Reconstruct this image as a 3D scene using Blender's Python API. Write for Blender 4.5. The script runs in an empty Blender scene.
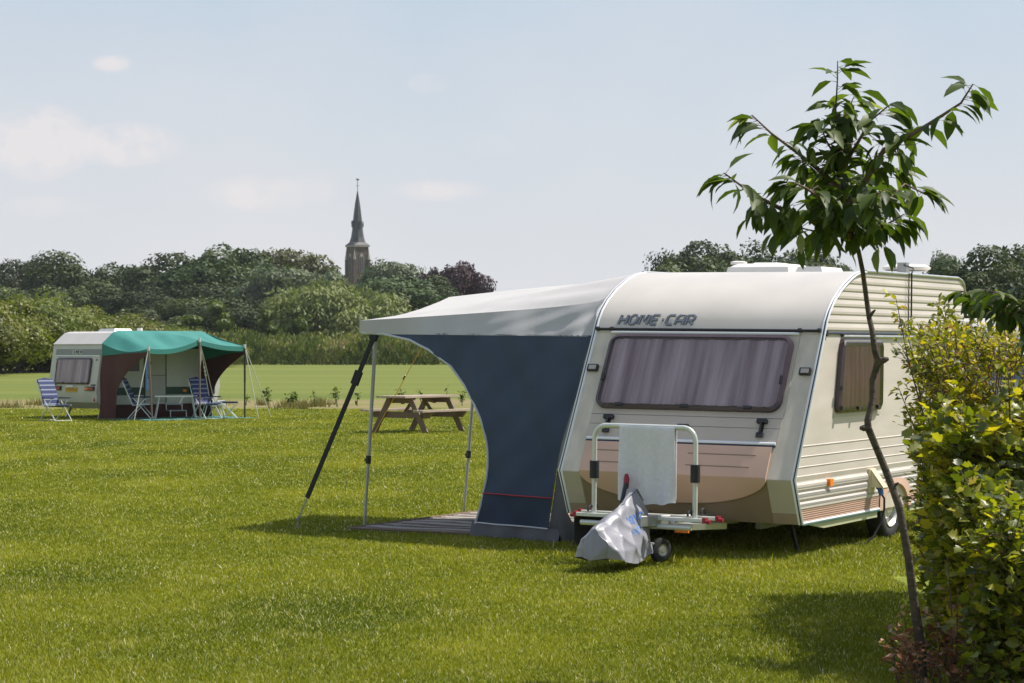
import bpy, math, random
import numpy as np
from mathutils import Matrix, Vector, noise
random.seed(7); rng = np.random.default_rng(11)
S = bpy.context.scene; COL = S.collection
R = math.radians; PI = math.pi
CAM_Z = 1.73
SUN_AZ = math.atan2(0.95, 0.30)      # measured from +Y towards +X: where the sun stands
SUN_EL = R(56.5)

# ------------------------------------------------------------------ helpers
def tag(o, label=None, cat=None, group=None, kind=None):
    if label: o['label'] = label
    if cat: o['category'] = cat
    if group: o['group'] = group
    if kind: o['kind'] = kind
    return o
def empty(name, M=None, label=None, cat=None, group=None):
    o = bpy.data.objects.new(name, None); COL.objects.link(o)
    if M is not None: o.matrix_basis = M
    o.empty_display_size = .2
    return tag(o, label, cat, group)
def chain(o):
    M = Matrix.Identity(4)
    while o is not None:
        M = o.matrix_basis @ M; o = o.parent
    return M
def kids(o): return [c for c in bpy.data.objects if c.parent == o]
def copy_tree(o, parent=None):
    c = o.copy(); COL.objects.link(c)
    if parent is not None: c.parent = parent
    for ch in kids(o): copy_tree(ch, c)
    return c
class MB:
    """collects shapes; build() links them as one mesh object. T maps local to world."""
    def __init__(s, T=None): s.v=[]; s.f=[]; s.T = T if T is not None else Matrix.Identity(4)
    def add(s, vs, fs):
        n=len(s.v); s.v += [tuple(s.T @ Vector(p)) for p in vs]; s.f += [tuple(i+n for i in f) for f in fs]; return s
    def box(s, a, b, M=None):
        (x0,y0,z0),(x1,y1,z1)=a,b
        vs=[Vector(p) for p in ((x0,y0,z0),(x1,y0,z0),(x1,y1,z0),(x0,y1,z0),(x0,y0,z1),(x1,y0,z1),(x1,y1,z1),(x0,y1,z1))]
        if M is not None: vs=[M@p for p in vs]
        return s.add(vs, [(0,3,2,1),(4,5,6,7),(0,1,5,4),(1,2,6,5),(2,3,7,6),(3,0,4,7)])
    def beam(s, p, q, w, h, up=(0,0,1)):
        p=Vector(p); q=Vector(q); d=(q-p); L=d.length; d.normalize()
        u=Vector(up); r=d.cross(u)
        if r.length<1e-4: r=d.cross(Vector((1,0,0)))
        r.normalize(); u=r.cross(d)
        M=Matrix((( d.x,r.x,u.x,p.x),(d.y,r.y,u.y,p.y),(d.z,r.z,u.z,p.z),(0,0,0,1)))
        c=min(w,h)*.12
        pr=[(-w/2+c,-h/2),(w/2-c,-h/2),(w/2,-h/2+c),(w/2,h/2-c),(w/2-c,h/2),(-w/2+c,h/2),(-w/2,h/2-c),(-w/2,-h/2+c)]
        vs=[M@Vector((0,a,b)) for a,b in pr]+[M@Vector((L,a,b)) for a,b in pr]
        return s.add(vs,[tuple(range(7,-1,-1)),tuple(range(8,16))]+[(i,(i+1)%8,(i+1)%8+8,i+8) for i in range(8)])
    def tube(s, pts, r, n=8, sq=None, cap=True):
        pts=[Vector(p) for p in pts]; m=len(pts)
        rr = r if hasattr(r,'__len__') else [r]*m
        vs=[]; prev=None
        for i,p in enumerate(pts):
            d=(pts[min(i+1,m-1)]-pts[max(i-1,0)])
            if d.length<1e-9: d=Vector((0,0,1))
            d.normalize()
            if prev is None:
                a=Vector((0,0,1)) if abs(d.z)<.9 else Vector((1,0,0))
                prev=d.cross(a).normalized()
            x=(prev-d*prev.dot(d)).normalized(); prev=x; y=d.cross(x)
            for k in range(n):
                t=2*PI*k/n; o=(x*math.cos(t)+y*math.sin(t))*rr[i]
                if sq is not None:                       # flatten along a normal
                    nn,fac=sq; nn=Vector(nn); o=o-nn*(o.dot(nn))*(1-fac)
                vs.append(p+o)
        fs=[(i*n+k,i*n+(k+1)%n,(i+1)*n+(k+1)%n,(i+1)*n+k) for i in range(m-1) for k in range(n)]
        if cap: fs+= [tuple(range(n-1,-1,-1)), tuple(range((m-1)*n,m*n))]
        return s.add(vs,fs)
    def lathe(s, prof, M, n=24):
        vs=[]
        for r,z in prof:
            for k in range(n): t=2*PI*k/n; vs.append(M@Vector((r*math.cos(t),r*math.sin(t),z)))
        m=len(prof)
        return s.add(vs,[(i*n+k,i*n+(k+1)%n,(i+1)*n+(k+1)%n,(i+1)*n+k) for i in range(m-1) for k in range(n)])
    def grid(s, fn, nu, nv, thick=None):
        vs=[Vector(fn(i/(nu-1),j/(nv-1))) for i in range(nu) for j in range(nv)]
        fs=[(i*nv+j,(i+1)*nv+j,(i+1)*nv+j+1,i*nv+j+1) for i in range(nu-1) for j in range(nv-1)]
        if thick:
            N=len(vs); nr=[]
            for i in range(nu):
                for j in range(nv):
                    a=vs[min(i+1,nu-1)*nv+j]-vs[max(i-1,0)*nv+j]; b=vs[i*nv+min(j+1,nv-1)]-vs[i*nv+max(j-1,0)]
                    c=a.cross(b); nr.append(c.normalized() if c.length>1e-12 else Vector((0,0,1)))
            vs=vs+[v-n_*thick for v,n_ in zip(vs,nr)]
            fs=fs+[tuple(N+k for k in reversed(f)) for f in fs]
            for i in range(nu-1):
                fs.append((i*nv,N+i*nv,N+(i+1)*nv,(i+1)*nv)); a=i*nv+nv-1; fs.append((a,a+nv,N+a+nv,N+a))
            for j in range(nv-1):
                fs.append((j,j+1,N+j+1,N+j)); a=(nu-1)*nv+j; fs.append((a,N+a,N+a+1,a+1))
        return s.add(vs,fs)
    def prism(s, poly, ext):                               # polygon points + extrusion vector
        ext=Vector(ext); n=len(poly); vs=[Vector(p) for p in poly]; vs+=[p+ext for p in vs]
        return s.add(vs,[tuple(range(n-1,-1,-1)),tuple(range(n,2*n))]+[(i,(i+1)%n,(i+1)%n+n,i+n) for i in range(n)])
    def build(s, name, mat, parent=None, smooth=35):
        me=bpy.data.meshes.new(name); inv=chain(parent).inverted() if parent is not None else Matrix.Identity(4)
        me.from_pydata([tuple(inv@Vector(p)) for p in s.v],[],s.f); me.materials.append(mat); me.validate()
        if smooth:
            me.polygons.foreach_set('use_smooth',[True]*len(me.polygons)); me.set_sharp_from_angle(angle=R(smooth))
        o=bpy.data.objects.new(name,me); COL.objects.link(o)
        if parent is not None: o.parent=parent
        return o
def np_mesh(name, V, F, mat, parent=None, tint=None, smooth=False):
    """V (n,3) floats, F (m,k) ints or list of such arrays"""
    Fs = F if isinstance(F,list) else [F]
    me=bpy.data.meshes.new(name)
    if parent is not None:
        inv=np.array(chain(parent).inverted()); V=V@inv[:3,:3].T+inv[:3,3]
    me.vertices.add(len(V)); me.vertices.foreach_set('co',np.ascontiguousarray(V,dtype=np.float32).ravel())
    loops=np.concatenate([f.ravel() for f in Fs]).astype(np.int32)
    tot=np.concatenate([np.full(len(f),f.shape[1]) for f in Fs]).astype(np.int32)
    me.loops.add(len(loops)); me.loops.foreach_set('vertex_index',loops)
    me.polygons.add(len(tot)); st=np.concatenate([[0],np.cumsum(tot)[:-1]]).astype(np.int32)
    me.polygons.foreach_set('loop_start',st)
    if smooth: me.polygons.foreach_set('use_smooth',np.ones(len(tot),dtype=bool))
    if tint is not None:
        a=me.attributes.new('tint','FLOAT','POINT'); a.data.foreach_set('value',tint.astype(np.float32))
    me.update(calc_edges=True); me.materials.append(mat)
    o=bpy.data.objects.new(name,me); COL.objects.link(o)
    if parent is not None: o.parent=parent
    return o

# ------------------------------------------------------------------ materials
def newmat(name):
    m=bpy.data.materials.new(name); m.use_nodes=True; nt=m.node_tree; nt.nodes.clear()
    out=nt.nodes.new('ShaderNodeOutputMaterial'); return m,nt,out
def mat(name, col, rough=.5, var=.06, scale=6, bump=0, bscale=60, metal=0, spec=.5, sheen=0, streak=None, coat=0):
    m,nt,out=newmat(name); N=nt.nodes; L=nt.links
    b=N.new('ShaderNodeBsdfPrincipled'); L.new(b.outputs[0],out.inputs[0])
    tc=N.new('ShaderNodeTexCoord'); nz=N.new('ShaderNodeTexNoise'); nz.inputs['Scale'].default_value=scale; nz.inputs['Detail'].default_value=6
    src=tc.outputs['Object']
    if streak:
        mp=N.new('ShaderNodeMapping'); mp.inputs['Scale'].default_value=streak; L.new(src,mp.inputs[0]); src2=mp.outputs[0]
    else: src2=src
    L.new(src2,nz.inputs['Vector'])
    rp=N.new('ShaderNodeValToRGB'); rp.color_ramp.elements[0].position=.3; rp.color_ramp.elements[1].position=.7
    rp.color_ramp.elements[0].color=tuple(max(0,c*(1-var)) for c in col)+(1,)
    rp.color_ramp.elements[1].color=tuple(min(1,c*(1+var)) for c in col)+(1,)
    L.new(nz.outputs['Fac'],rp.inputs[0]); L.new(rp.outputs[0],b.inputs['Base Color'])
    b.inputs['Metallic'].default_value=metal; b.inputs['Specular IOR Level'].default_value=spec
    mr=N.new('ShaderNodeMapRange'); mr.inputs[3].default_value=max(.02,rough-.08); mr.inputs[4].default_value=min(1,rough+.08)
    L.new(nz.outputs['Fac'],mr.inputs[0]); L.new(mr.outputs[0],b.inputs['Roughness'])
    if sheen: b.inputs['Sheen Weight'].default_value=sheen
    if coat: b.inputs['Coat Weight'].default_value=coat
    if bump:
        n2=N.new('ShaderNodeTexNoise'); n2.inputs['Scale'].default_value=bscale; n2.inputs['Detail'].default_value=4; L.new(src,n2.inputs['Vector'])
        bp=N.new('ShaderNodeBump'); bp.inputs['Strength'].default_value=bump; bp.inputs['Distance'].default_value=.01
        L.new(n2.outputs['Fac'],bp.inputs['Height']); L.new(bp.outputs[0],b.inputs['Normal'])
    return m
def leafmat(name, cols, trans=.35, rough=.45, spec=.4, tcol=None, vary=0):
    """cols: list of (pos, rgb) over the 'tint' attribute"""
    m,nt,out=newmat(name); N=nt.nodes; L=nt.links
    at=N.new('ShaderNodeAttribute'); at.attribute_name='tint'
    rp=N.new('ShaderNodeValToRGB'); els=rp.color_ramp.elements
    while len(els)<len(cols): els.new(.5)
    for e,(p,c) in zip(els,cols): e.position=p; e.color=tuple(c)+(1,)
    L.new(at.outputs['Fac'],rp.inputs[0])
    b=N.new('ShaderNodeBsdfPrincipled'); b.inputs['Roughness'].default_value=rough; b.inputs['Specular IOR Level'].default_value=spec
    colr=rp.outputs[0]
    if vary:
        oi=N.new('ShaderNodeObjectInfo'); hs=N.new('ShaderNodeHueSaturation'); mr=N.new('ShaderNodeMapRange'); mr.inputs[3].default_value=1-vary; mr.inputs[4].default_value=1+vary; L.new(oi.outputs['Random'],mr.inputs[0]); L.new(mr.outputs[0],hs.inputs['Value'])
        m2=N.new('ShaderNodeMath'); m2.operation='FRACT'; m3=N.new('ShaderNodeMath'); m3.operation='MULTIPLY'; L.new(oi.outputs['Random'],m3.inputs[0]); m3.inputs[1].default_value=7.31; L.new(m3.outputs[0],m2.inputs[0])
        m4=N.new('ShaderNodeMapRange'); m4.inputs[3].default_value=.475; m4.inputs[4].default_value=.515; L.new(m2.outputs[0],m4.inputs[0]); L.new(m4.outputs[0],hs.inputs['Hue']); L.new(colr,hs.inputs['Color']); colr=hs.outputs[0]
    L.new(colr,b.inputs['Base Color'])
    if trans<=0: L.new(b.outputs[0],out.inputs[0]); return m
    t=N.new('ShaderNodeBsdfTranslucent'); mx=N.new('ShaderNodeMix'); mx.data_type='RGBA'; mx.blend_type='MULTIPLY'; mx.inputs['Factor'].default_value=1
    L.new(colr,mx.inputs['A']); mx.inputs['B'].default_value=(tcol or (1.6,1.9,.5))+(1,)
    mx.clamp_result=False
    L.new(mx.outputs['Result'],t.inputs['Color'])
    ms=N.new('ShaderNodeMixShader'); ms.inputs[0].default_value=trans
    L.new(b.outputs[0],ms.inputs[1]); L.new(t.outputs[0],ms.inputs[2]); L.new(ms.outputs[0],out.inputs[0])
    return m
def tinted_glass(name, col=(.42,.33,.36), fac=.0):
    m,nt,out=newmat(name); N=nt.nodes; L=nt.links
    tr=N.new('ShaderNodeBsdfTransparent'); tr.inputs[0].default_value=col+(1,)
    gl=N.new('ShaderNodeBsdfGlossy'); gl.inputs['Roughness'].default_value=.06
    fr=N.new('ShaderNodeFresnel'); fr.inputs['IOR'].default_value=1.45
    tc=N.new('ShaderNodeTexCoord'); nz=N.new('ShaderNodeTexNoise'); nz.inputs['Scale'].default_value=3.; L.new(tc.outputs['Object'],nz.inputs['Vector'])
    bp=N.new('ShaderNodeBump'); bp.inputs['Strength'].default_value=.15; bp.inputs['Distance'].default_value=.02; L.new(nz.outputs['Fac'],bp.inputs['Height'])
    L.new(bp.outputs[0],gl.inputs['Normal']); L.new(bp.outputs[0],fr.inputs['Normal'])
    ms=N.new('ShaderNodeMixShader'); L.new(fr.outputs[0],ms.inputs[0]); L.new(tr.outputs[0],ms.inputs[1]); L.new(gl.outputs[0],ms.inputs[2]); L.new(ms.outputs[0],out.inputs[0])
    return m

M = {}
M['cream']=mat('cream_paint',(.58,.52,.43),.42,.12,2.2,.25,220,streak=(4,4,.5))
M['cream_side']=mat('cream_side_paint',(.57,.51,.46),.42,.09,2.2,.2,260,streak=(.6,.6,3))
M['roofwhite']=mat('roof_paint',(.55,.51,.465),.34,.07,1.6,.06,120)
M['greige']=mat('greige_panel',(.49,.43,.37),.5,.04,4,.1,200)
M['pink']=mat('salmon_panel',(.58,.385,.29),.5,.07,2,.1,150)
M['brown_panel']=mat('brown_panel',(.25,.185,.125),.55,.06,4)
M['greencream']=mat('greenish_cream',(.47,.43,.36),.5,.05,4)
M['whitetrim']=mat('white_trim',(.75,.76,.78),.3,.03,5)
M['navytrim']=mat('navy_trim',(.02,.03,.07),.4,.05,5)
M['blackrub']=mat('black_rubber',(.018,.018,.02),.6,.1,8)
M['blackpl']=mat('black_plastic',(.022,.022,.024),.4,.1,8)
M['alu']=mat('dull_aluminium',(.55,.56,.55),.38,.06,8,metal=.85)
M['alupaint']=mat('pale_aluminium_tube',(.62,.64,.60),.32,.05,8,metal=.35)
M['steel']=mat('galvanised_steel',(.34,.35,.35),.5,.15,12,metal=.7)
M['greyband']=mat('grey_stripe_paint',(.30,.29,.28),.45,.04,4)
M['pinkband']=mat('salmon_stripe_paint',(.50,.33,.25),.45,.04,4)
M['tealtrim']=mat('teal_line',(.03,.16,.15),.4,.05,5)
M['skid']=mat('yellowish_sill',(.45,.46,.28),.5,.08,5)
M['curtain']=mat('pinkish_curtain',(.80,.72,.72),.9,.40,1.,streak=(1.5,13,.5))  # upright streaks: uneven net density plus fold shading put into the colour
M['curtain_dark']=mat('dark_curtain',(.55,.34,.40),.9,.4,1.,streak=(16,1,.5))  # streaks paint fold shading into the side curtain as well
M['frame_purple']=mat('smoked_window_edge',(.055,.035,.045),.25,.1,5)
M['orange']=mat('orange_lens',(.85,.22,.01),.3,.05,10)
M['red']=mat('red_plastic',(.28,.012,.03),.4,.05,10)
M['blueplug']=mat('blue_plug',(.03,.12,.35),.4,.05,10)
M['boxcream']=mat('ivory_plastic',(.62,.55,.36),.4,.05,10)
M['lettering']=mat('slate_lettering',(.10,.11,.14),.4,.03,10)
M['lettering_light']=mat('grey_lettering',(.22,.23,.27),.4,.03,10)
M['tyre']=mat('tyre_rubber',(.02,.02,.021),.75,.2,20,.3,80)
M['rim']=mat('wheel_rim_paint',(.62,.60,.56),.35,.08,8,metal=.4)
M['canvas_grey']=mat('light_grey_canvas',(.46,.445,.44),.8,.05,2.5,.35,350)
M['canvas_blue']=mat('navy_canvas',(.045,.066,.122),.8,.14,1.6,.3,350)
M['canvas_dark']=mat('grey_mudflap',(.085,.085,.095),.7,.1,5,.3,40)
M['piping_grey']=mat('grey_piping',(.5,.52,.55),.6,.05,5)
M['redline']=mat('red_piping',(.35,.03,.04),.6,.05,5)
M['towel']=mat('white_towelling',(.82,.80,.85),.95,.05,30,.8,260,sheen=.3)
M['cover']=mat('silver_grey_cover',(.235,.235,.27),.42,.06,4,.1,60)
M['coverink']=mat('blue_print',(.04,.16,.50),.5,.1,10)
M['coverink_l']=mat('pale_blue_print',(.16,.30,.62),.5,.1,10)
M['strap']=mat('black_webbing',(.012,.012,.014),.75,.1,20)
M['rope_orange']=mat('orange_rope',(.75,.38,.02),.7,.05,20)
M['rope_white']=mat('pale_rope',(.6,.58,.52),.8,.05,20)
M['wood']=mat('weathered_brown_wood',(.17,.115,.075),.7,.35,4,.5,40,streak=(1.2,9,9))
M['wood_top']=mat('sunbleached_wood',(.36,.28,.22),.65,.2,4,.5,40,streak=(1.2,9,9))
M['vinyl']=mat('white_plastic',(.72,.70,.66),.35,.04,6)
M['bark']=mat('young_bark',(.062,.045,.034),.8,.55,16,1.0,45,streak=(1,1,2.2))
M['bark_far']=mat('far_bark',(.07,.055,.04),.9,.2,3)
M['twig']=mat('twig_bark',(.12,.075,.05),.7,.2,20)

# ------------------------------------------------------------------ light, world, camera
cam=bpy.data.cameras.new('camera'); co=bpy.data.objects.new('camera',cam); COL.objects.link(co); S.camera=co
co.location=(0,0,CAM_Z); co.rotation_euler=(R(90),0,0); cam.sensor_width=36; cam.lens=2200/1024*36
cam.shift_y=10/1024; cam.clip_start=.1; cam.clip_end=6000
cam.dof.use_dof=True; cam.dof.focus_distance=18.5; cam.dof.aperture_fstop=11
sd=Vector((math.sin(SUN_AZ)*math.cos(SUN_EL),math.cos(SUN_AZ)*math.cos(SUN_EL),math.sin(SUN_EL)))
sl=bpy.data.lights.new('sun','SUN'); so=bpy.data.objects.new('sun',sl); COL.objects.link(so)
sl.energy=4.9; sl.angle=R(.55); sl.color=(1,.94,.85); so.rotation_euler=(-sd).to_track_quat('-Z','Y').to_euler()
W=bpy.data.worlds.new('World'); S.world=W; W.use_nodes=True; nt=W.node_tree; nt.nodes.clear(); N=nt.nodes; L=nt.links
out=N.new('ShaderNodeOutputWorld'); bg=N.new('ShaderNodeBackground'); sky=N.new('ShaderNodeTexSky')
sky.sky_type='NISHITA'; sky.sun_disc=False; sky.sun_elevation=SUN_EL; sky.sun_rotation=SUN_AZ
sky.air_density=1.0; sky.dust_density=.8; sky.ozone_density=1.4; sky.altitude=20
bg.inputs[1].default_value=.12
def math_n(op,a,b=None,c=None):
    n=N.new('ShaderNodeMath'); n.operation=op
    for i,x in enumerate((a,b,c)):
        if x is None: continue
        if isinstance(x,(int,float)): n.inputs[i].default_value=x
        else: L.new(x,n.inputs[i])
    return n.outputs[0]
tc=N.new('ShaderNodeTexCoord'); sep=N.new('ShaderNodeSeparateXYZ'); L.new(tc.outputs['Generated'],sep.inputs[0])
az=math_n('DIVIDE',sep.outputs[0],math_n('MAXIMUM',sep.outputs[1],.05)); el=math_n('DIVIDE',sep.outputs[2],math_n('MAXIMUM',sep.outputs[1],.05))
cmb=N.new('ShaderNodeCombineXYZ'); L.new(az,cmb.inputs[0]); L.new(el,cmb.inputs[1])
nz=N.new('ShaderNodeTexNoise'); nz.inputs['Scale'].default_value=34; nz.inputs['Detail'].default_value=7; nz.inputs['Roughness'].default_value=.62; L.new(cmb.outputs[0],nz.inputs['Vector'])
cl=None
for cx,cy,rx,ry,amp in ((-.215,.095,.024,.017,1.0),(-.176,.094,.026,.010,.95),(-.182,.131,.009,.004,.6),(-.115,.072,.026,.008,.5),
                        (-.033,.073,.022,.005,.45),(-.038,.122,.010,.005,.35),(-.21,.066,.022,.005,.3),(-.01,.094,.012,.005,.2),(-.09,.075,.012,.008,.25)):
    dx=math_n('DIVIDE',math_n('SUBTRACT',az,cx),rx); dy=math_n('DIVIDE',math_n('SUBTRACT',el,cy),ry)
    d=math_n('ADD',math_n('MULTIPLY',dx,dx),math_n('MULTIPLY',dy,dy))
    g=math_n('MULTIPLY',math_n('SUBTRACT',1.25,d),amp); g=math_n('MAXIMUM',g,0.)
    cl=g if cl is None else math_n('MAXIMUM',cl,g)
cm=math_n('MULTIPLY',math_n('MINIMUM',cl,1.),math_n('MULTIPLY',math_n('MAXIMUM',math_n('SUBTRACT',nz.outputs['Fac'],.33),0.),4.2))
n3=N.new('ShaderNodeTexNoise'); n3.inputs['Scale'].default_value=7; n3.inputs['Detail'].default_value=5; L.new(cmb.outputs[0],n3.inputs['Vector'])
# high thin haze: whitens the lowest part of the sky, fades out overhead
hz=N.new('ShaderNodeMapRange'); hz.interpolation_type='SMOOTHSTEP'; L.new(sep.outputs[2],hz.inputs[0]); hz.inputs[1].default_value=-.05; hz.inputs[2].default_value=.60; hz.inputs[3].default_value=1.0; hz.inputs[4].default_value=.45
hc=N.new('ShaderNodeMapRange'); L.new(sep.outputs[2],hc.inputs[0]); hc.inputs[1].default_value=.0; hc.inputs[2].default_value=.17
mh=N.new('ShaderNodeMix'); mh.data_type='RGBA'; L.new(hc.outputs[0],mh.inputs['Factor']); mh.inputs['A'].default_value=(4.65,4.63,4.76,1); mh.inputs['B'].default_value=(3.35,3.88,4.45,1)
m1=N.new('ShaderNodeMix'); m1.data_type='RGBA'; L.new(hz.outputs[0],m1.inputs['Factor']); L.new(sky.outputs[0],m1.inputs['A']); L.new(mh.outputs['Result'],m1.inputs['B'])
veil=math_n('MULTIPLY',math_n('MAXIMUM',math_n('SUBTRACT',n3.outputs['Fac'],.42),0.),.9)
cm=math_n('MINIMUM',math_n('ADD',math_n('MULTIPLY',cm,1.),veil),.75)
mx=N.new('ShaderNodeMix'); mx.data_type='RGBA'; L.new(cm,mx.inputs['Factor']); L.new(m1.outputs['Result'],mx.inputs['A']); mx.inputs['B'].default_value=(5.25,4.92,4.9,1)
L.new(mx.outputs['Result'],bg.inputs[0]); L.new(bg.outputs[0],out.inputs[0])
S.view_settings.view_transform='Standard'; S.view_settings.look='None'; S.view_settings.exposure=.45; S.view_settings.gamma=1
S.render.engine='CYCLES'

# ------------------------------------------------------------------ ground
def ground_material():
    m,nt,out=newmat('lawn'); N=nt.nodes; L=nt.links
    b=N.new('ShaderNodeBsdfPrincipled'); b.inputs['Roughness'].default_value=.85; b.inputs['Specular IOR Level'].default_value=.15; L.new(b.outputs[0],out.inputs[0])
    g=N.new('ShaderNodeNewGeometry'); sp=N.new('ShaderNodeSeparateXYZ'); L.new(g.outputs['Position'],sp.inputs[0])
    def noi(sc,mp=(1,1,1),det=5):
        a=N.new('ShaderNodeMapping'); a.inputs['Scale'].default_value=mp; L.new(g.outputs['Position'],a.inputs[0])
        n=N.new('ShaderNodeTexNoise'); n.inputs['Scale'].default_value=sc; n.inputs['Detail'].default_value=det; L.new(a.outputs[0],n.inputs['Vector']); return n.outputs['Fac']
    def ramp(f,*e):
        r=N.new('ShaderNodeValToRGB')
        while len(r.color_ramp.elements)<len(e): r.color_ramp.elements.new(.5)
        for x,(p,c) in zip(r.color_ramp.elements,e): x.position=p; x.color=tuple(c)+(1,)
        L.new(f,r.inputs[0]); return r.outputs[0]
    def mix(f,a,b_,bt='MIX'):
        x=N.new('ShaderNodeMix'); x.data_type='RGBA'; x.blend_type=bt
        if isinstance(f,float): x.inputs['Factor'].default_value=f
        else: L.new(f,x.inputs['Factor'])
        for s_,v in (('A',a),('B',b_)):
            if isinstance(v,tuple): x.inputs[s_].default_value=v+(1,)
            else: L.new(v,x.inputs[s_])
        return x.outputs['Result']
    big=ramp(noi(.35,(1,.5,1)),(.3,(.115,.150,.014)),(.7,(.165,.19,.024)))
    streak=ramp(noi(1.2,(.12,1,1)),(.35,(.8,.84,.8)),(.65,(1.18,1.14,1.1)))
    fine=ramp(noi(18,(1,1,1),8),(.3,(.6,.62,.6)),(.7,(1.45,1.4,1.4)))
    c=mix(1.,big,streak,'MULTIPLY'); c=mix(1.,c,fine,'MULTIPLY')
    def mrange(v,a,b_):
        r=N.new('ShaderNodeMapRange'); r.interpolation_type='SMOOTHSTEP'; L.new(v,r.inputs[0]); r.inputs[1].default_value=a; r.inputs[2].default_value=b_; return r.outputs[0]
    def mt(op,a,b_):
        x=N.new('ShaderNodeMath'); x.operation=op
        for i,v in enumerate((a,b_)):
            if isinstance(v,(int,float)): x.inputs[i].default_value=v
            else: L.new(v,x.inputs[i])
        return x.outputs[0]
    ymod=mt('ADD',sp.outputs[1],mt('MULTIPLY',mt('SUBTRACT',noi(.25),.5),9.))
    # further meadow: smoother, mown in long bands
    far=ramp(noi(.10,(.22,1,1),4),(.25,(.100,.132,.022)),(.75,(.165,.180,.038)))
    c=mix(mrange(sp.outputs[1],74,82),c,far)
    dry=ramp(noi(1.6,(.3,1,1)),(.35,(.15,.145,.05)),(.65,(.27,.20,.11)))
    band=mt('MULTIPLY',mrange(ymod,64,69),mt('SUBTRACT',1.,mrange(ymod,77,81)))
    band=mt('MULTIPLY',band,mrange(noi(.5,(.25,1,1)),.30,.52))
    c=mix(band,c,dry)
    L.new(c,b.inputs['Base Color'])
    bp=N.new('ShaderNodeBump'); bp.inputs['Strength'].default_value=.6; bp.inputs['Distance'].default_value=.03; L.new(noi(40,(1,1,1),4),bp.inputs['Height']); L.new(bp.outputs[0],b.inputs['Normal'])
    return m
MB().add([(-3000,-300,0),(3000,-300,0),(3000,4500,0),(-3000,4500,0)],[(0,1,2,3)]).build('ground',ground_material(),smooth=0)['kind']='structure'

# ------------------------------------------------------------------ lawn blades
CS=np.array([math.sin(R(28.9)),math.cos(R(28.9))]); CV=np.array([-math.cos(R(28.9)),math.sin(R(28.9))]); P0=np.array([2.47,18.33])
def lowfreq(x,y,seed,sc):
    r=np.random.default_rng(seed); t=np.zeros_like(x)
    for k in range(9):
        a=r.uniform(0,2*PI); f=sc*r.uniform(.5,2.4); t+=np.sin((x*math.cos(a)+y*math.sin(a)*.8)*f+r.uniform(0,6))*r.uniform(.4,1)
    return t/3.2
def lawn():
    Y0,Y1=11.0,66.; NB=900000
    u=rng.random(NB); Y=Y0*(Y1/Y0)**u; X=(rng.random(NB)-.5)*(.52*Y)
    rel=np.stack([X-P0[0],Y-P0[1]],1); lu=rel@CS; lv=rel@CV
    keep=~((lu>.62)&(lu<3.4)&(lv>2.42)&(lv<5.12))
    keep&=~((X>2.9)&(Y>15.2)&(lu<-1))
    X=X[keep];Y=Y[keep];lu=lu[keep];lv=lv[keep];n=len(X)
    pt=lowfreq(X,Y,3,1.3); pt2=lowfreq(X,Y,5,4.5)
    h=(.016+.014*rng.random(n))*(1+.2*pt2)
    long_=((lu>-.9)&(lu<4.5)&(lv>-.35)&(lv<2.4)); h=np.where(long_,h*1.5+.02*rng.random(n),h)
    cl=rng.random(n)<.02; h=np.where(cl,h*1.7,h)
    w=.0026*(Y/12)*(.7+.6*rng.random(n)); a=rng.uniform(0,2*PI,n); b=rng.uniform(0,2*PI,n); lean=h*rng.uniform(.2,1.1,n)
    cx,cy=np.cos(a)*w,np.sin(a)*w; lx,ly=np.cos(b)*lean,np.sin(b)*lean
    z=np.zeros(n)-.002
    V=np.empty((n,5,3))
    V[:,0]=np.stack([X-cx,Y-cy,z],1); V[:,1]=np.stack([X+cx,Y+cy,z],1)
    V[:,2]=np.stack([X+cx*.8+lx*.4,Y+cy*.8+ly*.4,h*.6],1); V[:,3]=np.stack([X-cx*.8+lx*.4,Y-cy*.8+ly*.4,h*.6],1)
    V[:,4]=np.stack([X+lx,Y+ly,h],1)
    I=np.arange(n)[:,None]*5
    F=[I+np.array([[0,1,2,3]]),I+np.array([[3,2,4]])]
    t=.40+.23*pt+.12*pt2+rng.normal(0,.14,n); t=np.clip(t,0,.86)
    clov=rng.random(n)<.004
    straw=clov|(rng.random(n)<(.06+.10*np.clip(pt2-.2,0,1)+.05*np.clip(-pt,0,1))); t=np.where(straw,rng.uniform(.88,1,n),t); t=np.where(clov,1.,t)
    m=leafmat('grass_blades',[(0,(.085,.118,.010)),(.35,(.182,.202,.016)),(.75,(.31,.305,.033)),(.87,(.33,.30,.07)),(1,(.62,.58,.42))],trans=.32,rough=.55,spec=.18,tcol=(1.5,1.5,.4))
    o=np_mesh('grass',V.reshape(-1,3),F,m,tint=np.repeat(t,5)); tag(o,'short mown green lawn of the campsite with straw flecks','grass',kind='stuff')
lawn()

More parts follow.
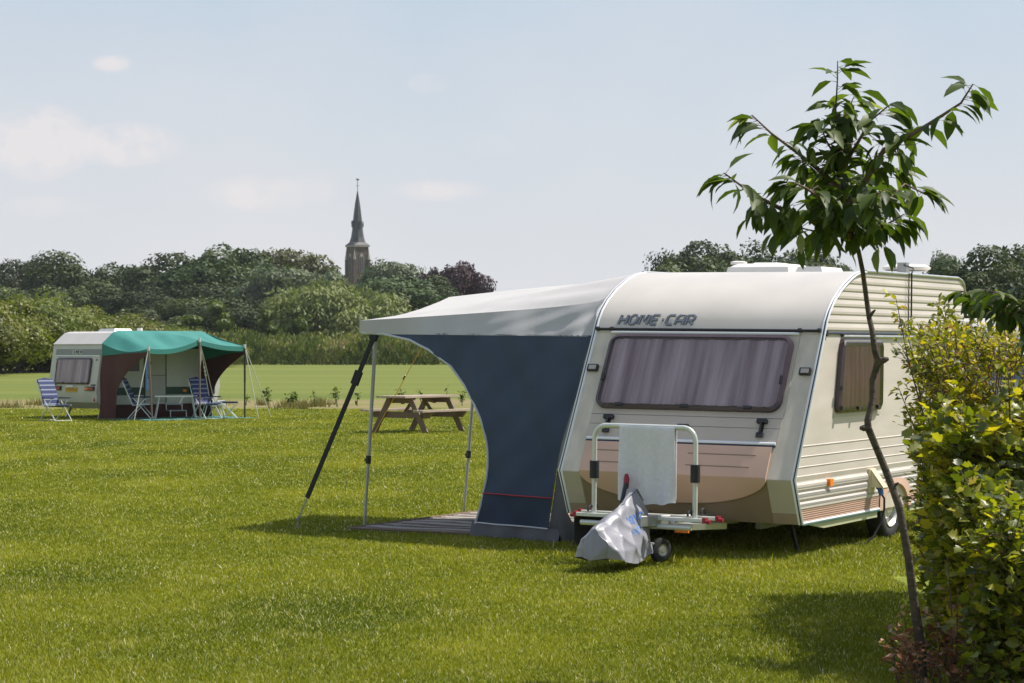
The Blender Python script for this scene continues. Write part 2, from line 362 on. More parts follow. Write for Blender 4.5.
# ------------------------------------------------------------------ leaves with real shape
LT=np.array([(0,0)]+[(t,s*w) for t,w in ((.22,.34),(.48,.5),(.78,.30)) for s in (-1,0,1)]+[(1,0)])
LF4=np.array([(1,4,5,2),(2,5,6,3),(4,7,8,5),(5,8,9,6)]); LF3=np.array([(0,1,2),(0,2,3),(7,10,8),(8,10,9)])
def leaves(pos,dr,nr,ln,wd,droop=.25,fold=.18,nv=11):
    n=len(pos); dr=dr/np.linalg.norm(dr,axis=1,keepdims=True)
    nr=nr-dr*(nr*dr).sum(1,keepdims=True); nr=nr/(np.linalg.norm(nr,axis=1,keepdims=True)+1e-9); sd_=np.cross(nr,dr)
    t=LT[:,0][None,:]*np.ones((n,1)); y=LT[:,1][None,:]*wd[:,None]
    dp=np.broadcast_to(np.asarray(droop),(n,)) if np.ndim(droop)<2 else droop
    x=t*ln[:,None]*(1-.15*dp[:,None]*t); z=-dp[:,None]*t**2*ln[:,None]+fold*np.abs(LT[:,1])[None,:]*wd[:,None]*1.4
    V=pos[:,None,:]+x[...,None]*dr[:,None,:]+y[...,None]*sd_[:,None,:]+z[...,None]*nr[:,None,:]
    I=np.arange(n)[:,None,None]*nv
    return V.reshape(-1,3),[(I+LF4[None]).reshape(-1,4),(I+LF3[None]).reshape(-1,3)]
LT2=np.array([(0,0)]+[(t,s*w) for t,w in ((.14,.36),(.34,.56),(.47,.33),(.66,.46),(.82,.20)) for s in (-1,0,1)]+[(1,0)])
L24=np.array([(1+3*i+j,4+3*i+j,5+3*i+j,2+3*i+j) for i in range(4) for j in (0,1)]); L23=np.array([(0,1,2),(0,2,3),(13,16,14),(14,16,15)])
def leaves2(pos,dr,nr,ln,wd,droop=.25,fold=.18):
    global LT,LF4,LF3
    a=(LT,LF4,LF3); LT,LF4,LF3=LT2,L24,L23
    V,F=leaves(pos,dr,nr,ln,wd,droop,fold,17); LT,LF4,LF3=a
    return V,F
def unit(v): return v/(np.linalg.norm(v,axis=-1,keepdims=True)+1e-9)

# ------------------------------------------------------------------ far trees
def crown_mesh(name,r,lobes,cards,size,matr,seed,shape='round'):
    q=np.random.default_rng(seed); P=[];Nn=[];Tn=[]
    # r=(rx,ry,rz) crown half sizes, centre at z=rz (base at 0)
    cs=[];
    for k in range(lobes):
        d=unit(q.normal(size=3)); d[2]=abs(d[2])*1.0-.35 if q.random()<.75 else d[2]
        rad=q.uniform(.45,.72)
        c=np.array([d[0]*r[0]*rad,d[1]*r[1]*rad,r[2]+d[2]*r[2]*rad])
        if shape=='cone':
            zz=q.random()**.8; a=q.uniform(0,2*PI); c=np.array([math.cos(a)*r[0]*.5*(1-zz),math.sin(a)*r[1]*.5*(1-zz),zz*2*r[2]*.9])
        cs.append((c,q.uniform(.26,.44)*min(r[0],r[2]),q.random()))
    per=cards//lobes
    for c,lr,lt in cs:
        if shape=='cone': lr*= .75
        sub=[(unit(q.normal(size=3)),q.uniform(.25,.5)) for _ in range(9)]
        d=unit(q.normal(size=(per,3))); bump_=np.ones(per)
        for sdv,sa in sub: bump_+=sa*.7*np.clip((d@sdv-.62)/.38,0,1)
        rr=lr*bump_*(1-.35*q.random(per)**2)*(.82+.2*q.random(per))
        p=c+d*rr[:,None]*np.array([1,1,.85])
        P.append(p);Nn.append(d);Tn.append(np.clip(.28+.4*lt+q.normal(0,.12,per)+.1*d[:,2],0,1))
    P=np.concatenate(P);Nn=np.concatenate(Nn);T=np.concatenate(Tn);n=len(P)
    if shape=='willow':
        k=q.random(n)<.7; P[k,2]-=q.random(k.sum())**1.3*r[2]*.55
    P[:,2]=np.maximum(P[:,2],.05+.4*q.random(n))
    nn=unit(Nn+q.normal(0,.38,size=(n,3))); a=unit(np.cross(nn,q.normal(size=(n,3)))); b=np.cross(nn,a)
    s=size*q.uniform(.5,1.25,n)[:,None]; e=s*.62
    if shape=='willow': a=unit(np.array([0,0,-1.])+Nn*.35+q.normal(0,.35,size=(n,3))); b=unit(np.cross(nn,a)); s=s*1.25; e=s*.33
    V=np.stack([P-a*s,P+b*e-a*s*.1,P+a*s,P-b*e+a*s*.15],1).reshape(-1,3)
    F=np.arange(n*4).reshape(-1,4)
    BND[name+str(seed)]=(np.percentile(np.abs(P[:,:2]),97),np.percentile(P[:,2],99.3))
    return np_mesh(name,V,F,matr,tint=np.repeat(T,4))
BND={}
def greens(a,b,c): return [(0,a),(.5,b),(1,c)]
TM={
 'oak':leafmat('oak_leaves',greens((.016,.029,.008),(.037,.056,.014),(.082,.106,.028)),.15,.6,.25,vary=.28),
 'brown':leafmat('bronze_green_leaves',greens((.045,.050,.020),(.082,.084,.032),(.12,.115,.045)),.15,.6,.25),
 'pale':leafmat('silver_willow_leaves',greens((.065,.082,.044),(.11,.135,.075),(.16,.18,.11)),.15,.6,.25),
 'willow':leafmat('weeping_willow_leaves',greens((.075,.098,.030),(.15,.175,.055),(.22,.24,.09)),.2,.6,.25),
 'copper':leafmat('copper_leaves',greens((.035,.020,.026),(.060,.034,.040),(.09,.055,.055)),.12,.6,.25,tcol=(1.5,.9,.9)),
 'hazel':leafmat('thicket_leaves',greens((.045,.065,.012),(.11,.13,.018),(.19,.19,.032)),.25,.5,.3,vary=.22),
 'young':leafmat('fresh_leaves',greens((.045,.07,.012),(.085,.12,.02),(.13,.16,.035)),.25,.55,.3)}
def tree_proto(name,r,lobes,cards,size,mk,seed,trunk_h,shape='round',tr=.35):
    root=empty(name)
    c=crown_mesh('crown',r,lobes,cards,size,TM[mk],seed,shape); c.parent=root; c.location=(0,0,trunk_h)
    b=MB(); q=random.Random(seed)
    th_=max(trunk_h,.3); top=trunk_h+r[2]*1.1; b.tube([(0,0,-.1),(.1*tr,0,th_*.5),(-.2*tr,.1*tr,th_+.3),(0,0,top)],[tr*1.3,tr,tr*.8,tr*.2],8)
    for k in range(6):
        a=q.uniform(0,2*PI); z=trunk_h*.8+q.random()*r[2]*.6; l=q.uniform(.5,.75)
        b.tube([(0,0,z),(math.cos(a)*r[0]*l*.5,math.sin(a)*r[1]*l*.5,z+r[2]*.22),(math.cos(a)*r[0]*l,math.sin(a)*r[1]*l,z+r[2]*.5)],[tr*.45,tr*.28,tr*.08],6)
    b.build('trunk',M['bark_far'],root)
    return root
protos={}
def proto(key):
    if key in protos:
        return copy_tree(protos[key])
    A=dict(oakA=('oak_tree',(8,8,7.2),16,15000,.32,'oak',1,3.2,'round',.5), oakB=('oak_tree',(7,7,8.2),15,15000,.32,'oak',2,3.0,'round',.5),
      oakC=('oak_tree',(9.5,8,7.0),19,16000,.32,'oak',3,3.4,'round',.55), brown=('beech_tree',(8,8,7.6),16,14000,.32,'brown',4,3.0,'round',.5),
      pale=('silver_willow',(6,6,6.8),13,12000,.30,'pale',5,2.4,'round',.4), willow=('weeping_willow',(9.0,7,6.2),15,17000,.30,'willow',6,1.2,'willow',.5),
      copper=('copper_beech',(6,6,5.6),14,11000,.30,'copper',7,3.6,'round',.4), cone=('conifer',(3.4,3.4,7.5),16,5200,.36,'oak',8,1.6,'cone',.3),
      young=('young_poplar',(1.5,1.5,2.7),7,1500,.26,'young',9,.8,'round',.12),
      bushA=('hazel_bush',(2.9,2.9,2.7),17,14000,.115,'hazel',10,-.9,'round',.12), bushB=('hazel_bush',(2.6,2.6,3.0),17,14000,.115,'hazel',12,-.9,'round',.12))
    protos[key]=tree_proto(*A[key]); a_=A[key]; bw,bh=BND['crown'+str(a_[6])]; PSZ[key]=(bw,bh+a_[7]); return protos[key]
PSZ={}
F_=2200.; HOR=351.5
def far_tree(key,px,top,wpx,Y,label,cat,group):
    """a tree seen round image column px whose tip shows at row top"""
    o=proto(key); ps=PSZ[key]
    h=CAM_Z+(HOR-top)*Y/F_; w=wpx*Y/F_/2
    o.location=((px-512)*Y/F_,Y,0); o.rotation_euler=(0,0,random.uniform(0,6.28)); o.scale=(w/ps[0],w/ps[0],h/ps[1]); tag(o,label,cat,group); return o
g='trees of the wood behind the meadow'; OAK='dark green broadleaf tree in the long tree line beyond the meadow'
for key,px,top,w,Y in (('oakC',-14,276,86,420),('oakA',30,262,74,410),('oakB',66,256,82,400),('oakC',104,270,86,405),('oakA',135,269,84,412),('oakB',172,257,92,395),
    ('oakC',214,252,110,390),('oakA',250,254,92,400),('oakB',88,285,80,385),('oakC',150,290,110,380),('oakA',200,285,100,375),('oakC',240,288,100,370),('oakA',8,288,90,385),('oakC',50,290,90,380),
    ('oakA',300,290,90,400),('oakC',350,300,90,400),('oakC',410,300,80,395),('oakB',440,302,70,395),('oakA',468,306,46,400),('oakB',322,296,70,395),('oakC',236,300,90,345),('oakA',180,300,90,350),('oakA',270,306,80,350)):
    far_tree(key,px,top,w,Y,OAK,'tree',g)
far_tree('brown',290,253,94,400,'brownish green round tree left of the church tower','tree',g)
far_tree('pale',284,270,76,365,'silvery grey green willow just left of the church spire, in front of the brownish tree','tree',g)
far_tree('pale',328,273,46,380,'silvery tree right under the left side of the church tower','tree',g)
far_tree('pale',392,264,60,385,'silvery green tree just right of the church tower','tree',g)
far_tree('oakA',384,282,112,350,'broad mid green tree right in front of the church tower','tree',g)
far_tree('cone',412,279,34,370,'dark pointed conifer right of the church tower','tree',g)
far_tree('oakB',441,279,50,360,'small rounded green tree in front of the copper beeches','tree',g)
far_tree('copper',434,272,40,385,'smaller of the two purple copper beeches, the left one','tree',g)
far_tree('copper',461,266,50,380,'larger purple leaved copper beech beyond the grey canopy','tree',g)
far_tree('willow',328,287,122,330,'wide olive coloured weeping willow before the wood','tree',g)
far_tree('willow',364,293,60,335,'narrow olive weeping willow beside the widest one, towards the canopy','tree',g)
for px,top,w,lab in ((214,303,30,'slender light green young tree in front of the dark wood right of the parked caravan'),(262,311,22,'small light green young tree left of the weeping willow'),
                     (302,309,24,'small bright sapling in front of the weeping willow'),(372,312,20,'small bright tree just left of the canopy corner'),(186,316,30,'low pale young tree above the teal awning')):
    far_tree('young',px,top,w,292,lab,'tree','young trees before the wood')
g2='trees behind the front caravan roof'; OAK2='dark green tree rising beyond the roof of the front caravan'
for key,px,top,w,Y in (('oakA',676,256,62,330),('oakB',706,246,76,330),('oakC',752,248,92,335),('oakA',797,254,80,335),('oakC',822,262,70,338),('oakC',700,262,110,320),('oakA',770,264,110,325),('oakC',850,274,70,330)):
    far_tree(key,px,top,w,Y,OAK2,'tree',g2)
for key,px,top,w,Y in (('oakB',985,252,90,190),('oakA',1025,250,90,200),('pale',945,256,30,230),('oakC',958,276,70,220),('oakC',1000,268,90,180)):
    far_tree(key,px,top,w,Y,'dark tree standing beyond the roof and hedge at the right edge' if key!='pale' else 'thin grey green tree right above the rear roof of the front caravan','tree','trees at the right edge')
gh='bushes of the thicket at the left'; k=0
for (px,base,top) in [(-30,376,290),(-6,374,292),(18,373,288),(38,372.6,294),(57,372.2,297),(75,371.8,301),(92,371.2,304),(108,370.6,307),(124,370,311),(140,369.4,313),(156,368.9,318),(171,368.3,320),(186,367.8,322),(201,367.3,325),(215,366.9,328)]:
    Y=F_*CAM_Z/(base-HOR)
    for dx,dy,dt in ((0,0,10),(random.uniform(-9,9),9,3),(random.uniform(-9,9),20,0)):
        far_tree('bushA' if k%2 else 'bushB',px+dx,top+9+dt+random.uniform(-4,4),6.4*F_/(Y+dy),Y+dy,'leafy yellow green bush in the dense row along the left of the meadow','bush',gh); k+=1

# tall weeds band before the wood (nobody could count it)
def weeds():
    n=52000; X=rng.uniform(-60,34,n); Y=283+rng.random(n)**1.4*26; hb=3.1+.8*lowfreq(X,Y*3,8,.35)+.3*lowfreq(X,Y,9,1.5); hb=np.clip(hb+(Y-283)*.05,1.2,6)
    z=rng.random(n)**.8*hb; front=Y<285.5
    col=.42+.30*lowfreq(X,z*2.5,21,.45)+.18*lowfreq(X,z*2,22,1.6)+rng.normal(0,.17,n)
    up=unit(np.stack([rng.normal(0,.3,n),rng.normal(0,.3,n),np.ones(n)],1)); nn=unit(rng.normal(size=(n,3))+np.array([0,-.8,0])); b=unit(np.cross(nn,up))
    s=rng.uniform(.18,.5,n)[:,None]; P=np.stack([X,Y,z],1); e=s*.38
    V=np.stack([P-up*s*.6,P+b*e,P+up*s,P-b*e],1).reshape(-1,3)
    m=leafmat('weed_leaves',[(0,(.050,.078,.014)),(.35,(.105,.130,.030)),(.7,(.18,.19,.06)),(.9,(.26,.21,.10)),(1,(.34,.27,.17))],.2,.6,.2)
    o=np_mesh('tall_weeds',V,np.arange(n*4).reshape(-1,4),m,tint=np.repeat(np.clip(col,0,1),4)); tag(o,'broad band of tall green weeds and scrub between meadow and wood','scrub',kind='stuff')
weeds()

# ------------------------------------------------------------------ church
def church():
    Y=720.; s=Y/F_; cx=(357.5-512)*s
    root=empty('church_tower',Matrix.Translation((cx,Y,0))@Matrix.Rotation(R(34),4,'Z'),'slender brick church tower with a slate spire above the trees','church tower')
    T=root.matrix_basis
    brick=mat('tower_brick',(.085,.060,.048),.9,.3,.6); stone=mat('tower_stone',(.30,.27,.24),.85,.1,1); slate=mat('spire_slate',(.045,.046,.052),.55,.15,.8); dark=mat('louvre_dark',(.03,.03,.032),.8,.1,2)
    zc=CAM_Z+(351.5-247)*s; hw=2.65
    b=MB(T).box((-hw,-hw,0),(hw,hw,zc)); b.build('shaft',brick,root)
    b=MB(T); 
    for sx in (-1,1):
        for sy in (-1,1):
            for zz,w in ((zc-16,1.25),(zc-9,1.0),(zc-4.2,.75)):
                b.box((sx*hw-w/2*1.0,sy*hw-w/2,0),(sx*hw+w/2,sy*hw+w/2,zz)); 
    b.build('buttress',brick,root)
    for sx in (-1,1):
        for sy in (-1,1):
            b=MB(T); b.lathe([(.55,zc-4.2),(.5,zc-3.4),(.02,zc-.6)],Matrix.Translation((sx*hw,sy*hw,0)),6); b.build('pinnacle',stone,root)
    b=MB(T).box((-hw-.3,-hw-.3,zc),(hw+.3,hw+.3,zc+.5)); b.build('cornice',stone,root)
    f_=hw+.35; z1=zc+.5; zt=CAM_Z+(351.5-190)*s; prof=[(1.,0),(.82,.055),(.65,.15),(.56,.26),(.48,.42),(.38,.58),(.24,.77),(.02,1)]
    def ring(r,z): # square with cut corners turning to an octagon
        c=r*.42; return [(r,-c,z),(r,c,z),(c,r,z),(-c,r,z),(-r,c,z),(-r,-c,z),(-c,-r,z),(c,-r,z)]
    vs=[];
    for fr,fz in prof: vs+=[Vector(p) for p in ring(f_*fr,z1+(zt-z1)*fz)]
    # lowest ring square
    for i,(x,y) in enumerate([(1,-1),(1,1),(1,1),(-1,1),(-1,1),(-1,-1),(-1,-1),(1,-1)]): vs[i]=Vector((x*f_,y*f_,z1))
    fs=[(i*8+k,i*8+(k+1)%8,(i+1)*8+(k+1)%8,(i+1)*8+k) for i in range(len(prof)-1) for k in range(8)]
    MB(T).add(vs,fs).build('spire',slate,root,smooth=0)
    for a in range(4):
        Mr=Matrix.Rotation(a*PI/2,4,'Z'); zl=z1+(zt-z1)*.33
        d=MB(T@Mr); d.box((f_*.38,-.38,zl),(f_*.38+.95,.38,zl+1.2)); d.prism([(f_*.30,-.52,zl+1.2),(f_*.30,.52,zl+1.2),(f_*.30,0,zl+2.1)],(1.3,0,0)); d.build('dormer',slate,root,smooth=0)
        w=MB(T@Mr); pts=[(-.8,zc-8.4),(.8,zc-8.4),(.8,zc-3.6),(.55,zc-2.6),(0,zc-2.1),(-.55,zc-2.6),(-.8,zc-3.6)]
        w.prism([(hw+.06,y,z) for y,z in pts],(.05,0,0)); fr=w.build('belfry_window',stone,root,smooth=0)
        p=MB(T@Mr)
        for sgn in (-1,1):
            q=[(sgn*.1,zc-8.2),(sgn*.66,zc-8.2),(sgn*.66,zc-3.7),(sgn*.36,zc-3.0),(sgn*.1,zc-3.5)]
            if sgn<0: q=q[::-1]
            p.prism([(hw+.12,y,z) for y,z in q],(.04,0,0))
        p.build('louvre',dark,fr,smooth=0)
    b=MB(T).tube([(0,0,zt-.5),(0,0,zt+3.2)],.10,6); b.tube([(-.6,0,zt+1.4),(.6,0,zt+1.4)],.1,6); b.prism([(-.55,.03,zt+3.2),(.5,.03,zt+3.1),(.65,.03,zt+3.7),(.2,.03,zt+3.6),(-.3,.03,zt+3.9)],(0,-.08,0)); b.build('weathercock',mat('dark_iron',(.12,.09,.06),.5),root)
    for px,top,Yb,lab in ((312,256,640,'thin roof spike poking above the trees left of the church'),(405,273,640,'thin roof spike poking above the trees right of the church')):
        sc=Yb/F_; X=(px-512)*sc; h=CAM_Z+(351.5-top)*sc
        r2=empty('roof_spike',Matrix.Translation((X,Yb,0)),lab,'spire'); 
        MB(r2.matrix_basis).lathe([(1.6,0),(1.6,h-9),(.9,h-8),(.12,h-1.2),(.08,h)],Matrix.Identity(4),8).build('turret',slate,r2)
church()

# ------------------------------------------------------------------ front caravan
def basis(th,pit,roll,p):
    s=Vector((math.sin(th)*math.cos(pit),math.cos(th)*math.cos(pit),math.sin(pit))).normalized()
    v=Vector((-math.cos(th),math.sin(th),roll)); v=(v-s*v.dot(s)).normalized(); u=s.cross(v)
    return Matrix(((s.x,v.x,u.x,p[0]),(s.y,v.y,u.y,p[1]),(s.z,v.z,u.z,p[2]),(0,0,0,1)))
CT=basis(R(28.9),R(.17),R(.72),(2.47,18.33,0))
Wd=2.15; UR=4.20; WU=2.13
PROF=[(-.18,.30),(-.36,.675),(.281,1.875),(.335,1.985),(.40,2.065),(.51,2.158),(.67,2.252),(.80,2.310),(.92,2.357),(1.04,2.395),(1.16,2.418),(1.30,2.428)]
REAR=[(3.95,2.440),(4.06,2.42),(4.14,2.38),(4.18,2.29),(4.19,1.9),(4.21,.60),(4.12,.30)]
def drop_loose(o):
    import bmesh
    bm=bmesh.new(); bm.from_mesh(o.data); bmesh.ops.delete(bm,geom=[v for v in bm.verts if not v.link_faces],context='VERTS'); bm.to_mesh(o.data); bm.free()
def plate(b,poly,o,n,th):   # poly of 3D points, extruded along n by th
    b.prism(poly,Vector(n)*th)
def rrect(a0,a1,v0,v1,r,k=5,skew=0):
    pts=[]
    for (ca,cv,st) in ((a1-r,v1-r,0),(a0+r,v1-r,1),(a0+r,v0+r,2),(a1-r,v0+r,3)):
        for i in range(k+1):
            t=(st+i/k)*PI/2; pts.append((ca+r*math.cos(t),cv+r*math.sin(t)))
    return pts
def window(root,mapf,n,a0,a1,v0,v1,r,T,name='window',curt='curtain',bulge=.055,handles=True,flip=False,stripe=None):
    """bulging smoked acrylic pane over folded curtains; mapf(a,v,off) gives local points"""
    def P(pts,off): 
        q=[mapf(a,v,off) for a,v in pts]; return q[::-1] if flip else q
    b=MB(T); out_=rrect(a0,a1,v0,v1,r); inn=rrect(a0+.03,a1-.03,v0+.03,v1-.03,r*.75); k=len(out_)
    # rim: sloped ring from the wall out to the bulged face
    vs=P(out_,.002)+P(out_,bulge*.7)+P(inn,bulge)
    b.add(vs,[(i,(i+1)%k,k+(i+1)%k,k+i) for i in range(k)]+[(k+i,k+(i+1)%k,2*k+(i+1)%k,2*k+i) for i in range(k)])
    fr=b.build(name,M['frame_purple'],root,smooth=50)
    g=MB(T).add(P(inn,bulge-.001),[tuple(range(k))]); g.build('pane',M['glass'],fr,smooth=0)
    nv=220
    q=random.Random(int(a0*1000)+nv); ph=[q.uniform(0,6) for _ in range(8)]
    def cf(s,t):
        v=v0+.045+(v1-v0-.09)*t; a=a0+.045+(a1-a0-.09)*s
        w=sum(math.sin(v*f+ph[i]+ (1-s)*.5*math.sin(i*3.))*am for i,(f,am) in enumerate(((38,.35),(71,.28),(117,.2),(23,.25),(170,.12))))
        return mapf(a,v,.027+.012*w)
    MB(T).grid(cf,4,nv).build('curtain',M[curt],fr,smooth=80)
    return fr
def caravan():
    root=empty('caravan',CT,'cream and salmon touring caravan with a large smoked front window, nearest the camera','caravan')
    T=CT
    prof=PROF+REAR
    vs=[(u,0,z) for u,z in prof]+[(u,Wd,z) for u,z in prof]; n=len(prof)
    b=MB(T).add(vs,[tuple(range(n)),tuple(range(2*n-1,n-1,-1))]+[(i,i+n,(i+1)%n+n,(i+1)%n) for i in range(n) if i!=n-1]+[(n-1,2*n-1,n,0)])
    body=b.build('body',M['cream'],root,smooth=30)
    # roof skin: sheet from the front trim over the roof, slightly proud
    rp=[(u,z) for u,z in PROF[2:]]+REAR[:4]
    def off(pts,d):
        o=[]
        for i,(u,z) in enumerate(pts):
            a=pts[max(i-1,0)]; c=pts[min(i+1,len(pts)-1)]; t=Vector((c[0]-a[0],c[1]-a[1])).normalized(); o.append((u-t.y*d,z+t.x*d))
        return o
    ro=off(rp,.006); m=len(ro); v0,v1=.012,Wd-.012
    b=MB(T).add([(u,v0,z) for u,z in ro]+[(u,v1,z) for u,z in ro]+[(u,v0,z) for u,z in rp]+[(u,v1,z) for u,z in rp],
        [(i,i+m,i+m+1,i+1) for i in range(m-1)]+[(i,i+1,2*m+i+1,2*m+i) for i in range(m-1)]+[(m+i+1,m+i,3*m+i,3*m+i+1) for i in range(m-1)]+[(0,2*m,3*m,m)])
    b.build('roof',M['roofwhite'],root,smooth=40)
    # front slope frame
    fp=Vector((-.36,0,.675)); ft=(Vector((.281,0,1.875))-fp); FL=ft.length; ft.normalize(); fn=Vector((-ft.z,0,ft.x))
    fm=lambda a,v,o=0: fp+ft*a+Vector((0,v,0))+fn*o
    lp=Vector((-.36,0,.675)); ld=(Vector((-.18,0,.30))-lp); LL=ld.length; ld.normalize(); ln_=Vector((-abs(ld.z),0,-ld.x))
    lm=lambda d,v,o=0: lp+ld*d+Vector((0,v,0))+ln_*o
    def fbox(b,a0,a1,v0,v1,o0,o1):
        b.add([fm(a0,v0,o0),fm(a1,v0,o0),fm(a1,v1,o0),fm(a0,v1,o0),fm(a0,v0,o1),fm(a1,v0,o1),fm(a1,v1,o1),fm(a0,v1,o1)],[(0,1,2,3),(7,6,5,4),(0,4,5,1),(1,5,6,2),(2,6,7,3),(3,7,4,0)])
    # surround panel with two grooves
    b=MB(T); 
    for a0,a1 in ((.335,.455),(.463,.548),(.556,1.352)): fbox(b,a0,a1,.20,1.985,.001,.007)
    b.build('front_panel',M['greige'],root,smooth=0)
    b=MB(T); fbox(b,.455,.463,.45,1.60,.001,.002); fbox(b,.548,.556,.2,1.985,.001,.002); b.build('panel_groove',M['greyband'],root,smooth=0)
    fw=window(root,fm,fn,.605,1.325,.235,1.965,.10,T,'front_window')
    # window stays and catches on the pane
    for v in (.52,1.10,1.72):
        b=MB(T); fbox(b,.615,.64,v-.035,v+.035,.04,.066); b.build('catch',M['blackpl'],fw)
    for v in (.265,1.935):
        b=MB(T); fbox(b,.86,.93,v-.012,v+.012,.04,.066); b.build('catch',M['blackpl'],fw)
    # white locker trim
    b=MB(T); b.tube([fm(.318,.215,.012),fm(.318,1.97,.012)],.014,8,sq=(fn,.7)); b.build('locker_trim',M['whitetrim'],root)
    b=MB(T); b.tube([fm(.296,.215,.010),fm(.296,1.97,.010)],.008,8); b.build('trim_insert',M['navytrim'],root)
    # salmon locker panel with the rounded lower edge
    def dep(v):
        x=abs((v-1.10)/.865); return .245*max(0,1-x**2.4)**.62
    nv=60; vs=[]; 
    rows=[]
    for off_ in (0.002,.022):
        for k in range(nv):
            v=.238+(1.962-.238)*k/(nv-1); d=dep(v)
            inx=.0
            rows.append([fm(.285,v,off_),fm(.15,v,off_+ (.004 if off_>.01 else 0)),fm(.0,v,off_),lm(d*.5+.002,v,off_),lm(d+.004,v,off_)])
    vs=[p for r_ in rows for p in r_]; fs=[]
    for lay in (0,1):
        for k in range(nv-1):
            for j in range(4):
                a=(lay*nv+k)*5+j; q=(a,a+5,a+6,a+1); fs.append(q if lay else q[::-1])
    for k in range(nv-1):
        a=k*5+4; c=(nv+k)*5+4; fs.append((a,c,c+5,a+5)); a=k*5; c=(nv+k)*5; fs.append((a+5,c+5,c,a))
    for k in (0,nv-1):
        for j in range(4):
            a=k*5+j; c=(nv+k)*5+j; q=(a,a+1,c+1,c); fs.append(q if k==0 else q[::-1])
    lock=MB(T).add(vs,fs).build('locker_lid',M['pink'],root,smooth=35)
    b=MB(T); 
    for a,v0_,v1_ in ((.20,.36,.98),(.20,1.16,1.86),(.09,.40,.98),(.09,1.16,1.84)): fbox(b,a-.004,a+.004,v0_,v1_,.022,.0275)
    b.build('locker_groove',M['brown_panel'],lock,smooth=0)
    # brown lower apron and side pieces
    b=MB(T)
    def lbox(b,d0,d1,v0,v1,o0,o1):
        b.add([lm(d0,v0,o0),lm(d1,v0,o0),lm(d1,v1,o0),lm(d0,v1,o0),lm(d0,v0,o1),lm(d1,v0,o1),lm(d1,v1,o1),lm(d0,v1,o1)],[(3,2,1,0),(4,5,6,7),(1,5,4,0),(2,6,5,1),(3,7,6,2),(0,4,7,3)])
    lbox(b,.0,LL,.24,1.96,.001,.004); b.build('lower_apron',M['brown_panel'],root,smooth=0)
    for v0_,v1_ in ((.012,.235),(1.965,Wd-.012)):
        b=MB(T); lbox(b,.004,.315,v0_,v1_,.001,.005); b.build('corner_panel',M['greencream'],root,smooth=0)
        b=MB(T); lbox(b,.318,LL,v0_,v1_,.001,.005); b.build('corner_skirt',M['pinkbrown'],root,smooth=0)
    # dark trim line above the window with its white gutter
    b=MB(T); b.tube([fm(1.385,.02,.016),fm(1.385,Wd-.02,.016)],.012,8); b.build('waist_trim',M['blackrub'],root)
    b=MB(T); b.tube([fm(1.352,.205,.016),fm(1.352,1.98,.016)],.013,8); b.build('gutter',M['whitetrim'],root)
    b=MB(T); 
    for v in (.03,Wd-.03,.205,1.98): b.tube([fm(1.385,v-.015,.022),fm(1.385,v+.015,.022)],.019,8)
    b.build('trim_end',M['blackpl'],root)
    # edge mouldings both sides, white - navy - white
    for side,sg in ((0,-1),(Wd,1)):
        pts=off(PROF,.0)
        for name,mm,dv,r in (('edge_moulding',M['whitetrim'],.006,.013),('edge_insert',M['navytrim'],.020,.010),('edge_moulding',M['whitetrim'],.032,.009)):
            b=MB(T); y=side-sg*.0+sg*(-.016+dv); b.tube([(u,y,z) for u,z in pts],r,8,cap=True); b.build(name,mm,root,smooth=60)
    # roof edge rail right and left
    for y in (-.012,Wd+.012):
        b=MB(T); b.tube([(1.28,y,2.436)]+[(u,y,z+.004) for u,z in REAR[:4]],.014,8); b.build('roof_rail',M['alu'],root,smooth=60)
    # marker lights at the front, grab latches
    for v in (.085,2.075):
        b=MB(T); fbox(b,.965,1.025,v-.048,v+.048,.0,.035); ml=b.build('marker_light',M['blackpl'],root)
        b=MB(T); fbox(b,.972,1.012,v-.038,v+.030,.035,.042); b.build('lens',mat('clear_lens',(.35,.32,.30),.2) if 'lensm' not in M else M['lensm'],ml,smooth=0)
    for v in (.37,1.80):
        b=MB(T); fbox(b,.375,.385+.15,v-.018,v+.018,.007,.016); fbox(b,.40,.50,v-.008,v+.008,.016,.045); fbox(b,.50,.535,v-.045,v+.045,.007,.045); fbox(b,.37,.41,v-.03,v+.03,.016,.035)
        b.build('latch',M['blackpl'],root)
    b=MB(T)
    for v in (1.06,1.115): fbox(b,.445,.468,v-.028,v+.020,.007,.03)
    b.build('latch',M['blackpl'],root)
    # lettering
    G={'H':[[(0,0),(0,1)],[(.8,0),(.8,1)],[(0,.5),(.8,.5)]],'O':[[(.25,0),(.62,0),(.85,.25),(.85,.75),(.62,1),(.25,1),(0,.75),(0,.25),(.25,0)]],
       'M':[[(0,0),(0,1),(.22,1),(.5,.35),(.78,1),(1,1),(1,0)]],'E':[[(.78,0),(.1,0),(0,.12),(0,.88),(.1,1),(.78,1)],[(0,.5),(.7,.5)]],
       '-':[[(.14,.5),(.34,.5)]],'C':[[(.8,0),(.2,0),(0,.2),(0,.8),(.2,1),(.8,1)]],'A':[[(0,0),(0,.72),(.25,1),(.85,1),(.85,0)],[(0,.4),(.85,.4)]],
       'R':[[(0,0),(0,1),(.62,1),(.82,.85),(.82,.6),(.62,.42),(.1,.42)],[(.45,.42),(.85,0)]]}
    adv={'H':1.08,'O':1.12,'M':1.28,'E':1.02,'-':.66,'C':1.04,'A':1.12,'R':1.0}
    lo=Vector((.281,0,1.875)); lt=(Vector((.338,0,1.99))-lo).normalized(); lnn=Vector((-lt.z,0,lt.x))
    tot=sum(adv[c] for c in 'HOME-CAR'); sc=.735/tot; hh=.088
    big,lit=MB(T),MB(T); x=0
